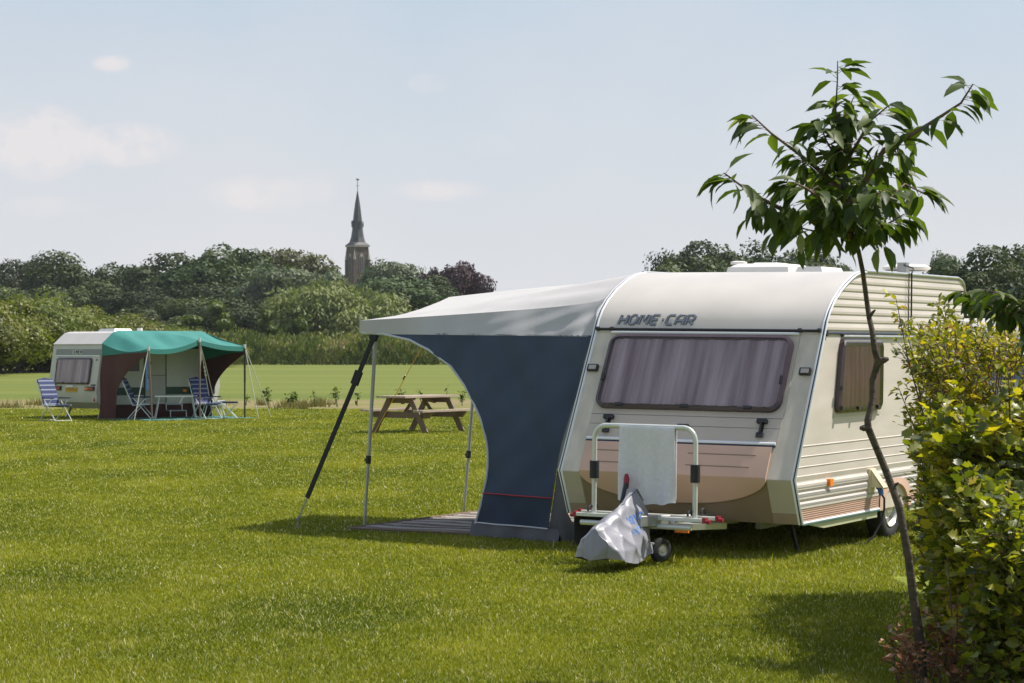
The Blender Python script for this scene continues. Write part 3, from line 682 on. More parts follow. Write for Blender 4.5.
    for c in 'HOME-CAR':
        for st in G[c]:
            pts=[]
            for (px_,py_) in st: pts.append(lo+lt*(.078+hh*py_)+Vector((0,1.935-(x+px_*.92)*sc-.022*py_,0))+lnn*.010)
            big.tube(pts,.0150,8,sq=(lnn,.30)); lit.tube([p+lnn*.0042 for p in pts],.0075,8,sq=(lnn,.30))
        x+=adv[c]
    big.build('lettering',M['lettering'],root); lit.build('lettering_core',M['lettering_light'],root)
    # ---- right side: ribbed aluminium built as strips between height levels
    def urange(z):
        u0=None; pf=PROF
        for (ua,za),(ub,zb) in zip(pf[:-1],pf[1:]):
            if za<=z<=zb: u0=ua+(ub-ua)*(z-za)/(zb-za+1e-9); break
        if u0 is None: u0=(-.18 if z<1 else 1.30)
        rr=[(a,b_) for a,b_ in REAR][::-1]; u1=4.19
        for (ua,za),(ub,zb) in zip(rr[:-1],rr[1:]):
            if za<=z<=zb+1e-6: u1=ua+(ub-ua)*(z-za)/(zb-za+1e-9); break
        return u0+.012,u1-.006
    def arch(z):   # wheel arch opening (u from,to) at this height
        if z>=.56: return None
        sn=(max(0,z-.292)/.275)**(1/.6); c_=max(0,1-min(1,sn)**2)**.375; return WU-.42*c_,WU+.42*c_
    def split_build(b,name,mm,root):
        # left and right of the wheel arch are separate sheets
        A_=[f for f in b.f if (inv_(b.v[f[0]])<WU)]; B_=[f for f in b.f if f not in A_]
        o=None
        for fs in (A_,B_):
            if not fs: continue
            c=MB(); c.v=list(b.v); c.f=fs; o=c.build(name,mm,root,smooth=0); drop_loose(o)
        return o
    iT=T.inverted()
    def inv_(p): return (iT@Vector(p)).x
    def ribs(name,levels,mm,y=-.003):
        """levels: (z, outward)"""
        b=MB(T)
        for (z0,o0),(z1,o1) in zip(levels[:-1],levels[1:]):
            ar=arch((z0+z1)/2)
            a0,a1=urange(z0); c0,c1=urange(min(z1,2.427))
            segs=[((a0,a1),(c0,c1))]
            if ar: 
                l=arch(z0) or ar; h_=arch(z1) or ar
                segs=[((a0,l[0]),(c0,h_[0])),((l[1],a1),(h_[1],c1))]
            for (p,q),(r,s) in segs: b.add([(p,y-o0,z0),(q,y-o0,z0),(s,y-o1,z1),(r,y-o1,z1)],[(0,1,2,3)])
        return split_build(b,name,mm,root)
    lv=[]; z=1.905; 
    while z<2.44:
        lv+= [(z,.001),(z+.010,.008),(z+.030,.009),(z+.060,.0025)]; z+=.068
    lv=[l for l in lv if l[0]<2.42]+[(2.427,.002)]
    ribs('upper_ribs',lv,M['cream_side'])
    ribs('side_panel',[(.96,.001),(1.10,.0015),(1.86,.002)],M['cream_side'])
    ribs('side_panel',[(.66,.001),(.70,.008),(.705,.001),(.77,.001),(.775,.006),(.782,.001),(.855,.001),(.86,.006),(.867,.001),(.94,.001),(.946,.006),(.955,.001),(.96,.001)],M['cream_side'])
    lv=[]
    for z in (.42,.50,.58): lv+=[(z,.002),(z+.012,.016),(z+.05,.016),(z+.07,.003)]
    ribs('lower_ribs',lv+[(.66,.002)],M['cream_side'])
    ribs('grey_stripe',[(.455,.0186),(.472,.0186)],M['greyband']); ribs('grey_stripe',[(.532,.0186),(.556,.0186)],M['greyband']); ribs('grey_stripe',[(.606,.0186),(.612,.0186)],M['greyband'])
    lv=[]; z=.318
    while z<.41: lv+=[(z,.002),(z+.004,.010),(z+.012,.011),(z+.0165,.003)]; z+=.0175
    ribs('salmon_ribs',lv+[(.42,.002)],M['pinkband'])
    b=MB(T)
    for y,mm,nm,zz,r in ((-.012,M['whitetrim'],'sill_trim',.309,.012),(-.014,M['tealtrim'],'sill_line',.294,.006)):
        for u0_,u1_ in ((-.165,1.70),(2.56,4.1)):
            MB(T).tube([(u0_,y,zz),(u1_,y,zz)],r,8).build(nm,mm,root)
    MB(T).tube([(.30,-.012,1.885),(4.17,-.012,1.885)],.009,8).build('side_trim',M['navytrim'],root)
    MB(T).tube([(.70,-.016,1.858),(4.17,-.016,1.858)],.013,8).build('side_gutter',M['alu'],root)
    MB(T).box((.33,-.022,1.86),(.36,0,1.905)).box((.70,-.028,1.85),(.725,0,1.875)).build('trim_end',M['blackpl'],root)
    # side window
    smf=lambda a,v,o=0: Vector((v+ (a-1.2)*.20*max(0,1-(v-.5)/1.2),-.006-o,a))
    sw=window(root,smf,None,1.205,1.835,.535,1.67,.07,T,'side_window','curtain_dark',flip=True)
    MB(T).box((.53,-.012,1.165),(1.70,-.004,1.198)).build('sill',M['greencream'],sw,smooth=0)
    MB(T).box((.66,-.055,1.78),(1.60,-.052,1.825)).build('blind_edge',M['alu'],sw,smooth=0)
    for v,a in ((.60,1.245),(1.0,1.235),(1.5,1.235),(.585,1.42)): MB(T).box((v-.02,-.075,a-.015),(v+.02,-.05,a+.015)).build('catch',M['blackpl'],sw)
    # lamp, hook-up box, skid, wheel arch
    MB(T).box((.375,-.045,.588),(.455,-.005,.648)).build('side_lamp',M['orange'],root)
    b=MB(T).box((1.40,-.03,.47),(1.56,-.004,.68)); bx=b.build('hookup_box',M['boxcream'],root)
    b=MB(T).add([(1.42,-.03,.68),(1.54,-.03,.68),(1.54,-.15,.52),(1.42,-.15,.52),(1.42,-.03,.665),(1.54,-.03,.665),(1.54,-.14,.505),(1.42,-.14,.505)],[(0,1,2,3),(7,6,5,4),(0,3,7,4),(1,5,6,2),(3,2,6,7),(0,4,5,1)])
    b.add([(1.42,-.03,.68),(1.42,-.15,.52),(1.42,-.03,.52)],[(0,1,2)]); b.add([(1.54,-.03,.68),(1.54,-.15,.52),(1.54,-.03,.52)],[(2,1,0)]); b.build('flap',M['boxcream'],bx,smooth=0)
    MB(T).tube([(1.48,-.07,.55),(1.48,-.10,.50),(1.48,-.11,.45)],[.03,.026,.022],10).build('plug',M['blueplug'],bx)
    MB(T).prism([(.0,-.002,.285),(1.68,-.002,.285),(1.68,-.002,.235),(.35,-.002,.235)],(0,.03,0)).build('sill_rail',M['skid'],root)
    MB(T).prism([(2.58,-.002,.285),(4.1,-.002,.285),(3.9,-.002,.235),(2.58,-.002,.235)],(0,.03,0)).build('sill_rail',M['skid'],root)
    k=17; an=[PI-PI*i/(k-1) for i in range(k)]
    sgp=lambda x,e: (1 if x>=0 else -1)*abs(x)**e
    outp=[(WU+.435*sgp(math.cos(a),.75),.292+.275*abs(math.sin(a))**.6) for a in an]; inn=[(WU+.335*math.cos(a),.292+.225*math.sin(a)) for a in an]
    vs=[(u,-.022,z) for u,z in outp]+[(u,-.030,z) for u,z in inn]+[(u,.06,z) for u,z in inn]
    MB(T).add(vs,[(i,i+1,k+i+1,k+i) for i in range(k-1)]+[(k+i,k+i+1,2*k+i+1,2*k+i) for i in range(k-1)]).build('wheel_arch',M['pink'],root)
    for y0,side in ((.10,-1),(Wd-.10,1)):
        Mw=Matrix.Translation((WU,y0,.30))@Matrix.Scale(.96,4)@Matrix.Rotation(PI/2*(1 if side<0 else -1),4,'X')
        b=MB(T@Mw); b.lathe([(.19,-.06),(.22,-.085),(.275,-.09),(.302,-.075),(.31,-.04),(.31,.04),(.302,.075),(.275,.09),(.22,.085),(.185,.06)],Matrix.Identity(4),40); w=b.build('wheel',M['tyre'],root,smooth=40)
        r=MB(T@Mw); r.lathe([(.186,.06),(.196,.080),(.188,.084),(.176,.066),(.165,.03),(.12,.028),(.105,.052),(.06,.06),(.05,.085),(.02,.09),(0.001,.09)],Matrix.Identity(4),32); rm=r.build('rim',M['rim'],w)
        h=MB(T@Mw)
        for a in range(8): h.lathe([(.016,.0335),(.016,.0345),(.0005,.0345)],Matrix.Translation((.142*math.cos(a*PI/4),.142*math.sin(a*PI/4),0)),10)
        h.build('vent_hole',M['blackrub'],rm)
    MB(T).box((1.72,.02,.30),(2.54,.25,.54)).build('wheel_housing',M['blackrub'],root,smooth=0)
    b=MB(T); b.tube([(WU,.1,.31),(WU,2.05,.31)],.045,10); b.box((.3,.55,.20),(4.0,.60,.30)); b.box((.3,1.55,.20),(4.0,1.60,.30)); b.build('chassis',M['steel'],root)
    for v in (.28,1.87):
        MB(T).beam((.30,v,.28),(.42,v-.02,.0),.03,.03).build('corner_steady',M['blackrub'],root)
        MB(T).beam((3.9,v,.28),(3.7,v,.0),.05,.05).build('corner_steady',M['steel'],root)
    # A-frame and jockey wheel
    b=MB(T); b.beam((.1,.70,.30),(-1.45,1.03,.36),.05,.09); b.beam((.1,1.45,.30),(-1.45,1.12,.36),.05,.09); b.build('drawbar',M['steel'],root)
    MB(T).prism([(-.28,.62,.29),(-.75,.72,.31),(-.75,.90,.31),(-.28,.86,.29)],(0,0,-.05)).build('step_plate',M['alu'],root)
    Mj=Matrix.Translation((-.90,.93,.125))@Matrix.Rotation(R(72),4,'X')@Matrix.Rotation(R(15),4,'Y')
    b=MB(T); b.tube([(-1.08,1.0,.16),(-1.08,1.0,.40)],.024,10); b.beam((-1.08,1.0,.17),(-.93,.95,.14),.05,.02); b.build('jockey_post',M['steel'],root)
    Mj=Matrix.Translation((-.92,.93,.10))@Matrix.Rotation(PI/2,4,'X')@Matrix.Rotation(R(-24),4,'Y')@Matrix.Scale(.82,4)
    b=MB(T@Mj); b.lathe([(.05,-.035),(.09,-.04),(.118,-.03),(.125,0),(.118,.03),(.09,.04),(.05,.035)],Matrix.Identity(4),28); jw=b.build('jockey_wheel',M['tyre'],root)
    MB(T@Mj).lathe([(.055,.03),(.06,.037),(.04,.03),(.02,.045),(.001,.045)],Matrix.Identity(4),20).build('hub',M['rim'],jw)
    MB(T).tube([(-1.12,1.19,.48),(-1.08,1.185,.58),(-1.05,1.18,.64)],[.018,.017,.02],10).build('brake_lever',M['blackpl'],root)
    MB(T).tube([(-1.055,1.182,.60),(-1.03,1.19,.68),(-1.02,1.195,.715)],[.022,.024,.014],10).build('lever_grip',M['red'],root)
    # roof fittings
    def rl(b,u0,u1,v0,v1,z0,z1,c=.03):
        b.add([(u0,v0,z0),(u1,v0,z0),(u1,v1,z0),(u0,v1,z0),(u0+c,v0+c,z1),(u1-c,v0+c,z1),(u1-c,v1-c,z1),(u0+c,v1-c,z1)],[(3,2,1,0),(4,5,6,7),(0,1,5,4),(1,2,6,5),(2,3,7,6),(3,0,4,7)])
    b=MB(T); rl(b,2.05,2.75,1.02,1.66,2.43,2.505,.015); rl(b,2.08,2.72,1.05,1.63,2.505,2.54,.06); sk=b.build('roof_hatch',M['vinyl'],root,smooth=25)
    b=MB(T); rl(b,2.2,2.5,1.2,1.45,2.54,2.552,.02); b.build('lid_boss',M['vinyl'],sk,smooth=25)
    b=MB(T); rl(b,2.15,2.75,.72,1.01,2.43,2.51,.03); b.build('roof_hatch',M['vinyl'],root,smooth=25)
    b=MB(T).lathe([(.065,2.455),(.065,2.57),(.001,2.57)],Matrix.Translation((3.4,2.10,0)),14); b.lathe([(.085,2.575),(.085,2.60),(.05,2.61),(.001,2.61)],Matrix.Translation((3.4,2.10,0)),14); b.build('flue',M['vinyl'],root)
    b=MB(T).lathe([(.20,2.50),(.23,2.515),(.23,2.535),(.18,2.56),(.001,2.565)],Matrix.Translation((3.3,.30,0)),26); b.lathe([(.03,2.455),(.03,2.52)],Matrix.Translation((3.3,.3,0)),10); an=b.build('television_aerial',M['vinyl'],root)
    b=MB(T).box((3.0,.20,2.46),(3.09,.29,2.57)); b.build('aerial_box',M['steel'],an)
    b=MB(T); b.tube([(3.05,.25,2.55),(2.62,.0,2.50),(2.47,-.034,2.45),(2.47,-.034,1.89)],.008,6); b.tube([(2.40,-.032,2.45),(2.40,-.032,2.2),(2.40,-.032,1.89)],.005,6); b.build('aerial_cable',M['blackrub'],root)
    # rear window
    MB(T).box((4.205,.35,1.15),(4.225,1.8,1.75)).build('rear_window',M['frame_purple'],root)
    # bicycle carrier on the drawbar
    b=MB(T); u=-.95; rT=.021
    arc=lambda cv,cz,a0,a1:[(u,cv+.105*math.cos(R(a0+(a1-a0)*i/7)),cz+.105*math.sin(R(a0+(a1-a0)*i/7))) for i in range(8)]
    pts=[(u,1.525,.36)]+[(u,1.525,.99)]+arc(1.42,1.0,0,90)+arc(.72,1.0,90,180)+[(u,.612,.99),(u,.612,.36)]
    b.tube(pts,rT,12); cr=b.build('bicycle_carrier',M['alupaint'],root,smooth=60)
    for v in (1.525,.612): MB(T).tube([(u,v,.665),(u,v,.81)],.040,12).build('foam_clamp',M['blackrub'],cr)
    for du,zz,va,vb in ((-.04,.365,.52,1.66),(.13,.370,.48,1.70)):
        b=MB(T); b.beam((u+du,va,zz),(u+du,vb,zz),.05,.030); rl_=b.build('rail',M['alupaint'],cr)
        for v in (va,vb):
            sgn=-1 if v==va else 1
            b=MB(T); b.box((u+du-.026,min(v,v+sgn*.03),zz-.022),(u+du+.026,max(v,v+sgn*.03),zz+.022)); b.tube([(u+du,v+sgn*.03,zz-.01),(u+du,v+sgn*.06,zz-.01)],.018,10); b.build('end_cap',M['red'],rl_)
            b=MB(T); vv=v-sgn*.12; b.tube([(u+du+.04*math.cos(t),vv,zz+.03+.045*math.sin(t)) for t in [i*PI/8 for i in range(9)]],.010,6); b.build('wheel_strap',M['blackrub'],rl_)
    b=MB(T); b.tube([(u-.05,.62,.30),(u-.05,1.62,.30)],.022,10); b.build('cross_tube',M['alupaint'],cr)
    b=MB(T)
    for v in (.78,1.30): b.beam((u-.06,v,.34),(u+.17,v,.34),.04,.02)
    b.build('bracket',M['alu'],cr)
    MB(T).box((u-.02,.66,.255),(u,.78,.285)).build('reflector',M['orange'],cr)
M['glass']=tinted_glass('smoked_acrylic',(.79,.70,.72)); M['pinkbrown']=mat('salmon_brown_skirt',(.34,.26,.20),.5,.05,4); M['lensm']=mat('clear_lens',(.35,.32,.30),.2)
caravan()

# towel over the carrier
def towel():
    root=None; v0,v1=.790,1.285
    def fn(s,t):
        v=v0+(v1-v0)*t
        L=.66; x=s*(L*2+.08)-.0
        fold=.016*math.sin(v*31+.6)+.010*math.sin(v*15+1)
        if s<.5:
            q=(.5-s)/.5; z=1.118-.635*q; v2=v-(.03*(1-t)-.0*t)*q*.6+.0*q; 
            return (-.95-.026-fold*q*1.5-.012*math.sin(q*5+v*9)*q, v2, z+.012*math.sin(v*11)*q+.006*math.sin(v*40)*q)
        q=(s-.5)/.5; z=1.118-.60*q
        return (-.95+.026+fold*q, v, z)
    b=MB(CT)
    def f2(s,t):
        # rounded over the tube
        p=Vector(fn(s,t)); d=abs(s-.5)
        if d<.03:
            a=(s-.5)/.03*PI/2; return (-.95+.026*math.sin(a),p.y,1.092+.03*math.cos(a))
        return p
    ns=84
    def f3(i,t):
        return f2(i,t)
    b.grid(f3,ns,40,.006)
    o=b.build('towel',M['towel'],None,smooth=80); tag(o,'white towel hung over the tubular carrier in front of the caravan','towel')
towel()

# cover over the coupling
def hitch_cover():
    T=CT; ns,nt_=46,60
    cen=lambda u:1.03+.02*math.sin(u*4)
    U0,UL=-1.03,.92
    def top(u):
        if u>-1.15: return .625-(u+1.15)*.9
        x=(-1.15-u)/.92; return .625-.295*x-.03*math.sin(x*PI)
    def wid(u):
        x=max(0,(-1.0-u)/1.1); return .075+.105*min(1,x*1.9)-.03*max(0,x-.7)
    def ridge(x): return 1-abs(math.sin(x))**.6
    def fn(s,t):
        u=U0-UL*s; a=(t-.5)*2; sg=1 if a>0 else -1
        zt=top(u); w=wid(u); bot=.09+.03*s-.06*math.sin(s*PI)
        k=abs(a)**1.1; z=zt+(bot-zt)*k; sp=.22+.78*min(1,abs(a)*1.35)**1.1
        v=cen(u)+sg*w*sp*min(1,abs(a)*10)*(1+.12*abs(a))
        if s>.93: v=cen(u)+(v-cen(u))*(1-((s-.93)/.07)**2*.4)
        n=noise.noise(Vector((u*4,v*4+a*1.5,z*3)))*.022
        q=u*1.0+z*1.6+.12*noise.noise(Vector((u*3,a,2.)))
        fold=ridge(q*9+sg)*.034*min(1,abs(a)*2.5)*(1-.4*abs(a))
        fold2=ridge((u*1.2-z*.9)*13+2.)*.022*min(1,abs(a)*2)
        v+=sg*(n+fold+fold2-.012); z+=n*.4*(1-abs(a))-.02*ridge(u*16+a)*(1-abs(a))*min(1,max(0,(-1.05-u)*4))
        return Vector((u+n*.3,v,z))
    b=MB(T).grid(lambda s,t:fn(s,t),ns*2,nt_,.004)
    # closed front end
    e=[fn(1,j/40) for j in range(41)]; c=Vector((-1.98,1.02,.10)); vs=[]; m_=8
    for k in range(m_+1):
        f=k/m_
        for p in e: q=p.lerp(c,f); q=q+Vector((-.03*math.sin(f*PI/2)+.012*noise.noise(q*9),0,0)); vs.append(q)
    b.add(vs,[(k*41+j,k*41+j+1,(k+1)*41+j+1,(k+1)*41+j) for k in range(m_) for j in range(40)])
    o=b.build('hitch_cover',M['cover'],None,smooth=60); tag(o,'crumpled silver grey cover with blue lettering over the caravan coupling','cover')
    def text(body,size,s0,t0,mm,name,shear=.2,ds=-1,spread=1.0):
        cu=bpy.data.curves.new('t','FONT'); cu.body=body; cu.size=1; cu.shear=shear; cu.offset=.0; cu.resolution_u=3
        to=bpy.data.objects.new('t',cu); COL.objects.link(to); dg=bpy.context.evaluated_depsgraph_get(); me=bpy.data.meshes.new_from_object(to.evaluated_get(dg)); bpy.data.objects.remove(to)
        import bmesh
        bm=bmesh.new(); bm.from_mesh(me); bmesh.ops.triangulate(bm,faces=bm.faces); bmesh.ops.subdivide_edges(bm,edges=[e for e in bm.edges if e.calc_length()>.12],cuts=2,use_grid_fill=False)
        bmesh.ops.triangulate(bm,faces=bm.faces)
        vs=[];
        for v in bm.verts:
            s=s0+ds*v.co.x*size; uu=U0-UL*s; zt_=top(uu); bt_=.09+.03*s-.06*math.sin(s*PI); zz_=t0+v.co.y*spread+(s0-s)*.10; kk=min(.98,max(.04,(zt_-zz_)/(zt_-bt_))); t=.5-.5*kk**(1/1.1)
            p=fn(s,t); pa=fn(s+.01,t); pb=fn(s,t+.01); nn=(pa-p).cross(pb-p).normalized()
            if nn.y>0: nn=-nn
            vs.append(p+nn*.006)
        fs=[tuple(v.index for v in f.verts) for f in bm.faces]; bm.free()
        MB(T).add(vs,fs).build(name,mm,o,smooth=0)
    text('vava',.185,.50,.335,M['coverink'],'printed_word',ds=-1,spread=.15,shear=.1)
    text('recrea',.14,.55,.255,M['coverink_l'],'printed_word',ds=-1,spread=.105,shear=.1)
hitch_cover()

# power lead from the hook-up box
b=MB(CT); b.tube([(1.48,-.11,.46),(1.50,-.13,.42),(1.53,-.12,.32),(1.50,-.10,.2),(1.42,-.06,.08),(1.35,.0,.02),(1.2,.3,.02)],.010,8)
tag(b.build('power_lead',M['blackrub'],None),'black power lead hanging from the open hook-up box beside the wheel','cable')

# ------------------------------------------------------------------ awning of the front caravan
def awning():
    root=empty('awning',CT@Matrix.Translation((1.0,3.6,.05)),'light grey sun canopy with navy side wall, poles and mudflap, fixed to the front caravan','awning')
    T=CT
    wp=lambda v,k=0:.30+.239*(v-2.17)+k     # wall plane
    # outline of the blue wall, outer edge then inner
    outer=[(5.06,1.845),(4.79,1.838),(4.43,1.783),(4.163,1.69),(3.903,1.542),(3.71,1.366),(3.557,1.183),(3.481,1.045),(3.435,.90),(3.415,.768),(3.41,.62),(3.424,.488),(3.483,.251),(3.56,.07)]
    inner_top=(2.20,1.83)
    def inner(z): # follows the caravan front profile then a straight drop
        if z>.60: return 2.19+ (1.83-z)*.335
        return 2.60+(.60-z)*.13
    def uo(v,z):
        base=wp(v)+.012*math.sin((v*1.0-z*.62)*9)*math.exp(-max(0,v-2.2)*.6)*1.5+.005*math.sin((v+z*1.3)*13); 
        return base+.012*math.sin(v*7+z*4)+.008*math.sin(v*17-z*9)-.03*math.sin(max(0,min(1,(1.83-z)/1.8))*PI)
    def edge(z):
        for (va,za),(vb,zb) in zip(outer[:-1],outer[1:]):
            if zb<=z<=za: return va+(vb-va)*(z-za)/(zb-za+1e-9)
        return outer[0][0] if z>outer[0][1] else outer[-1][0]
    zs=[1.845,1.842,1.838,1.82,1.80,1.783,1.75,1.72,1.69,1.65,1.60,1.542,1.48,1.42,1.366,1.3,1.24,1.183,1.11,1.045,.97,.90,.83,.768,.70,.62,.55,.488,.42,.36]
    def wallgrid(zz,mm,name,thick=.004):
        def fn(s,t):
            i=min(len(zz)-1,int(round(s*(len(zz)-1)))); z=zz[i]; vi=inner(z); ve=edge(z); v=vi+(ve-vi)*t; 
            return (uo(v,z),v,z-.02*math.sin(t*PI)*(1 if z<1.8 else 0)*0)
        return MB(T).grid(fn,len(zz),40,thick).build(name,mm,root,smooth=60)
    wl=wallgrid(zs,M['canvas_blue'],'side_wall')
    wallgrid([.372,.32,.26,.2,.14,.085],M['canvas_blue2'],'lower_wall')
    # red piping, grey hem, mudflap
    line=lambda z,r=.006,k=-.012:[(uo(inner(z)+(edge(z)-inner(z))*t/12,z)+k,inner(z)+(edge(z)-inner(z))*t/12,z) for t in range(13)]
    MB(T).tube(line(.366),.007,6).build('red_piping',M['redline'],wl)
    MB(T).tube(line(.085),.008,6).build('hem',M['piping_grey'],wl)
    MB(T).tube([(uo(v,z)-.004,v,z) for v,z in outer],.012,8).build('hem',M['piping_grey'],wl,smooth=80)
    MB(T).tube([(uo(inner(z),z)-.006,inner(z),z) for z in zs+[.3,.2,.09]],.007,6).build('hem',M['canvas_dark'],wl,smooth=80)
    def mud(s,t):
        v=2.52+(3.60-2.52)*t; z=.088-.15*s; return (uo(v,z)-.05*s+.02*math.sin(v*19)*s,v,z)
    MB(T).grid(mud,5,40,.004).build('mudflap',M['canvas_dark'],root,smooth=60)
    # dark grey wheel skirt between wall and caravan
    def sk(s,t):
        z=.66-.71*s; va=inner(z)-.01; vb=2.19-.02*s; v=va+(vb-va)*t
        ub=(-.36+.48*(.675-z)) if z>.3 else (-.18+.3*(.3-z)/.3)
        ua=uo(va,z)
        return (ua+(ub-ua)*t**1.3+.03*math.sin(t*9+z*5)*math.sin(t*PI)*(.3+s),v,z)
    MB(T).grid(sk,14,18,.004).build('gusset',M['canvas_dark'],root,smooth=70)
    MB(T).grid(lambda s_,t:(-.12+3.7*t,2.135+.02*math.sin(t*40)*s_,.32-.36*s_),5,60,.004).build('underbody_shade_sheet',M['canvas_dark'],root,smooth=60)  # added dark sheet, stands in for the shade under the body
    # strip joining wall to the awning rail up the front edge
    def rail(s,t):
        z=1.83-(1.83-.66)*s; va=inner(z); up_=-.36+(z-.675)/1.2*.641; ua=uo(va,z); return (ua+(up_+.01-ua)*t,va+(2.178-va)*t,z)
    MB(T).grid(rail,12,5,.003).build('rail_strip',M['canvas_grey2'],root,smooth=70)
    # canopy: gable panel + roof
    RP=[(.31,1.845),(.345,1.985),(.40,2.065),(.47,2.13),(.55,2.185),(.67,2.252),(.80,2.310),(.92,2.357),(1.04,2.395),(1.16,2.418),(1.30,2.428)]
    C1=Vector((.99,5.10,1.965)); C2=Vector((3.12,5.33,2.235))
    def fold(t): # from the rail (t=0) to the outer corner
        a=Vector((.53,2.18,2.175)); p=a.lerp(C1,t); p.z=2.175+(1.965-2.175)*(t**.62); return p
    def gable(s,t):
        p=fold(t); v=p.y; z0=1.835 if t<.9 else 1.835+.01*(t-.9)*10
        q=Vector((uo(v,1.83)-.004,v,z0)); r=p.lerp(q,s)
        pk=.009*math.sin(t*30-s*9)*math.exp(-t*5)*math.sin(s*PI)*2
        if t<.02: 
            i=s*3.999; k=int(3.999-i); 
            idx=4-s*4; lo_=int(idx); fr=idx-lo_; a=RP[lo_]; b_=RP[min(lo_+1,10)]; r=Vector((a[0]+(b_[0]-a[0])*fr,2.18,a[1]+(b_[1]-a[1])*fr))
        return r+Vector((-pk,0,0))
    MB(T).grid(gable,12,48,.004).build('gable',M['canvas_grey'],root,smooth=50)
    RS=RP[4:]+[(1.8,2.432),(2.3,2.434),(2.8,2.436),(3.3,2.438),(3.62,2.439)]
    cum=[0]
    for a,b_ in zip(RS[:-1],RS[1:]): cum.append(cum[-1]+math.hypot(b_[0]-a[0],b_[1]-a[1]))
    def railp(t):
        d=t*cum[-1]
        for i in range(len(RS)-1):
            if d<=cum[i+1]+1e-9: f=(d-cum[i])/(cum[i+1]-cum[i]); return Vector((RS[i][0]+(RS[i+1][0]-RS[i][0])*f,2.18,RS[i][1]+(RS[i+1][1]-RS[i][1])*f+.006))
        return Vector((RS[-1][0],2.18,RS[-1][1]))
    def roof(s,t):  # s from rail to outer, t from near fold to far
        a=railp(t); b_=C1.lerp(C2,t); b_.z=C1.z+(C2.z-C1.z)*t-.05*math.sin(t*PI)
        p=a.lerp(b_,s); 
        nf=fold(s); lin=railp(0).lerp(C1,s); p.z+=(nf.z-lin.z)*max(0,1-t*2.2)**2
        far=.045*math.sin(s*PI)*t; p.z+=far-.03*math.sin(s*PI)*math.sin(t*PI)
        p.z+=(.010*math.sin(s*4+t*30)+.008*math.sin(t*47-s*6))*math.exp(-s*2.5)*min(1,s*12)
        return p
    MB(T).grid(roof,44,60,.004).build('canopy_roof',M['canvas_grey'],root,smooth=60)
    def val(s,t):
        b_=C1.lerp(C2,t); b_.z=C1.z+(C2.z-C1.z)*t-.05*math.sin(t*PI); return b_+Vector((0,.01*math.sin(t*25)*s,-.115*s))
    MB(T).grid(val,4,30,.004).build('valance',M['canvas_grey'],root,smooth=60)
    b=MB(T); b.tube([C1+Vector((0,0,-.0)),C1+Vector((0,0,.05))],.006,6); b.build('pole_spike',M['steel'],root)
    # poles with clamps
    for (pb,pt,zc,nm) in (((1.06,5.07,-.075),(1.02,4.93,1.86),.60,0),((3.10,5.12,-.075),(3.08,4.93,2.17),.56,1)):
        pb=Vector(pb);pt=Vector(pt); at=lambda z:pb.lerp(pt,(z-pb.z)/(pt.z-pb.z))
        MBp=MB(T).tube([at(-.075),at(zc)],.015,10).tube([at(zc),pt],.0185,10); po=MBp.build('pole',M['alu_pole'],root)
        cl=MB(T).tube([at(zc-.04),at(zc+.04)],.027,10); q=at(zc); cl.box((q.x-.055,q.y-.012,q.z-.012),(q.x-.015,q.y+.012,q.z+.012)); cl.build('clamp',M['blackpl'],po)
    # roof tension bar from the rail to pole 2 and storm strap
    MB(T).tube([(3.08,2.2,2.44),(3.10,5.2,2.20)],.013,8).build('rafter',M['alu_pole'],root)
    top=Vector((.97,4.90,1.85)); foot=Vector((.60,5.57,-.04)); at=lambda f:top.lerp(foot,f)
    st=MB(T).beam(top,at(.86),.012,.05,up=(0,1,0)).build('storm_strap',M['strap'],root)
    b=MB(T); b.beam(at(.20)+Vector((-.01,0,0)),at(.27),.03,.085,up=(0,1,0)); b.build('buckle',M['strap'],st)
    MB(T).beam(top,at(.04),.04,.08,up=(0,1,0)).build('strap_loop',M['strap'],st)
    b=MB(T); pts=[]; a0,a1=at(.86),at(.965); d=(a1-a0).normalized(); x=d.cross(Vector((1,0,0))).normalized(); y=d.cross(x)
    for i in range(90): f=i/89; pts.append(a0.lerp(a1,f)+(x*math.cos(i*.9)+y*math.sin(i*.9))*.010)
    b.tube(pts,.0035,5); b.build('tension_spring',M['steel'],st)
    b=MB(T); b.tube([at(.965),at(1.0)+Vector((0,0,-.1))],.009,8); b.tube([at(.97)+Vector((.02*math.cos(t),0,.02*math.sin(t))) for t in [i*PI/5 for i in range(11)]],.006,6); b.build('peg',M['steel'],st)
    # orange guy line from the far corner
    ca=C2+Vector((0,.02,0)); cb=Vector((4.71,7.66,.08)); b=MB(T); b.tube([ca.lerp(cb,i/10)+Vector((0,0,-.02*math.sin(i/10*PI))) for i in range(11)],.0042,6); gl=b.build('guy_line',M['rope_orange'],root)
    q=ca.lerp(cb,.40); MB(T).tube([q,ca.lerp(cb,.42)],.010,8).build('slider',M['blackpl'],gl)
    MB(T).tube([cb+Vector((0,0,.02)),cb+Vector((.03,.05,-.12))],.008,6).build('peg',M['steel'],gl)
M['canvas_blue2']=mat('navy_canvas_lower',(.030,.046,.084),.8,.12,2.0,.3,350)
M['canvas_grey2']=mat('mid_grey_canvas',(.16,.17,.19),.8,.08,3)
M['alu_pole']=mat('pole_tube',(.42,.43,.45),.4,.08,8,metal=.6)
awning()

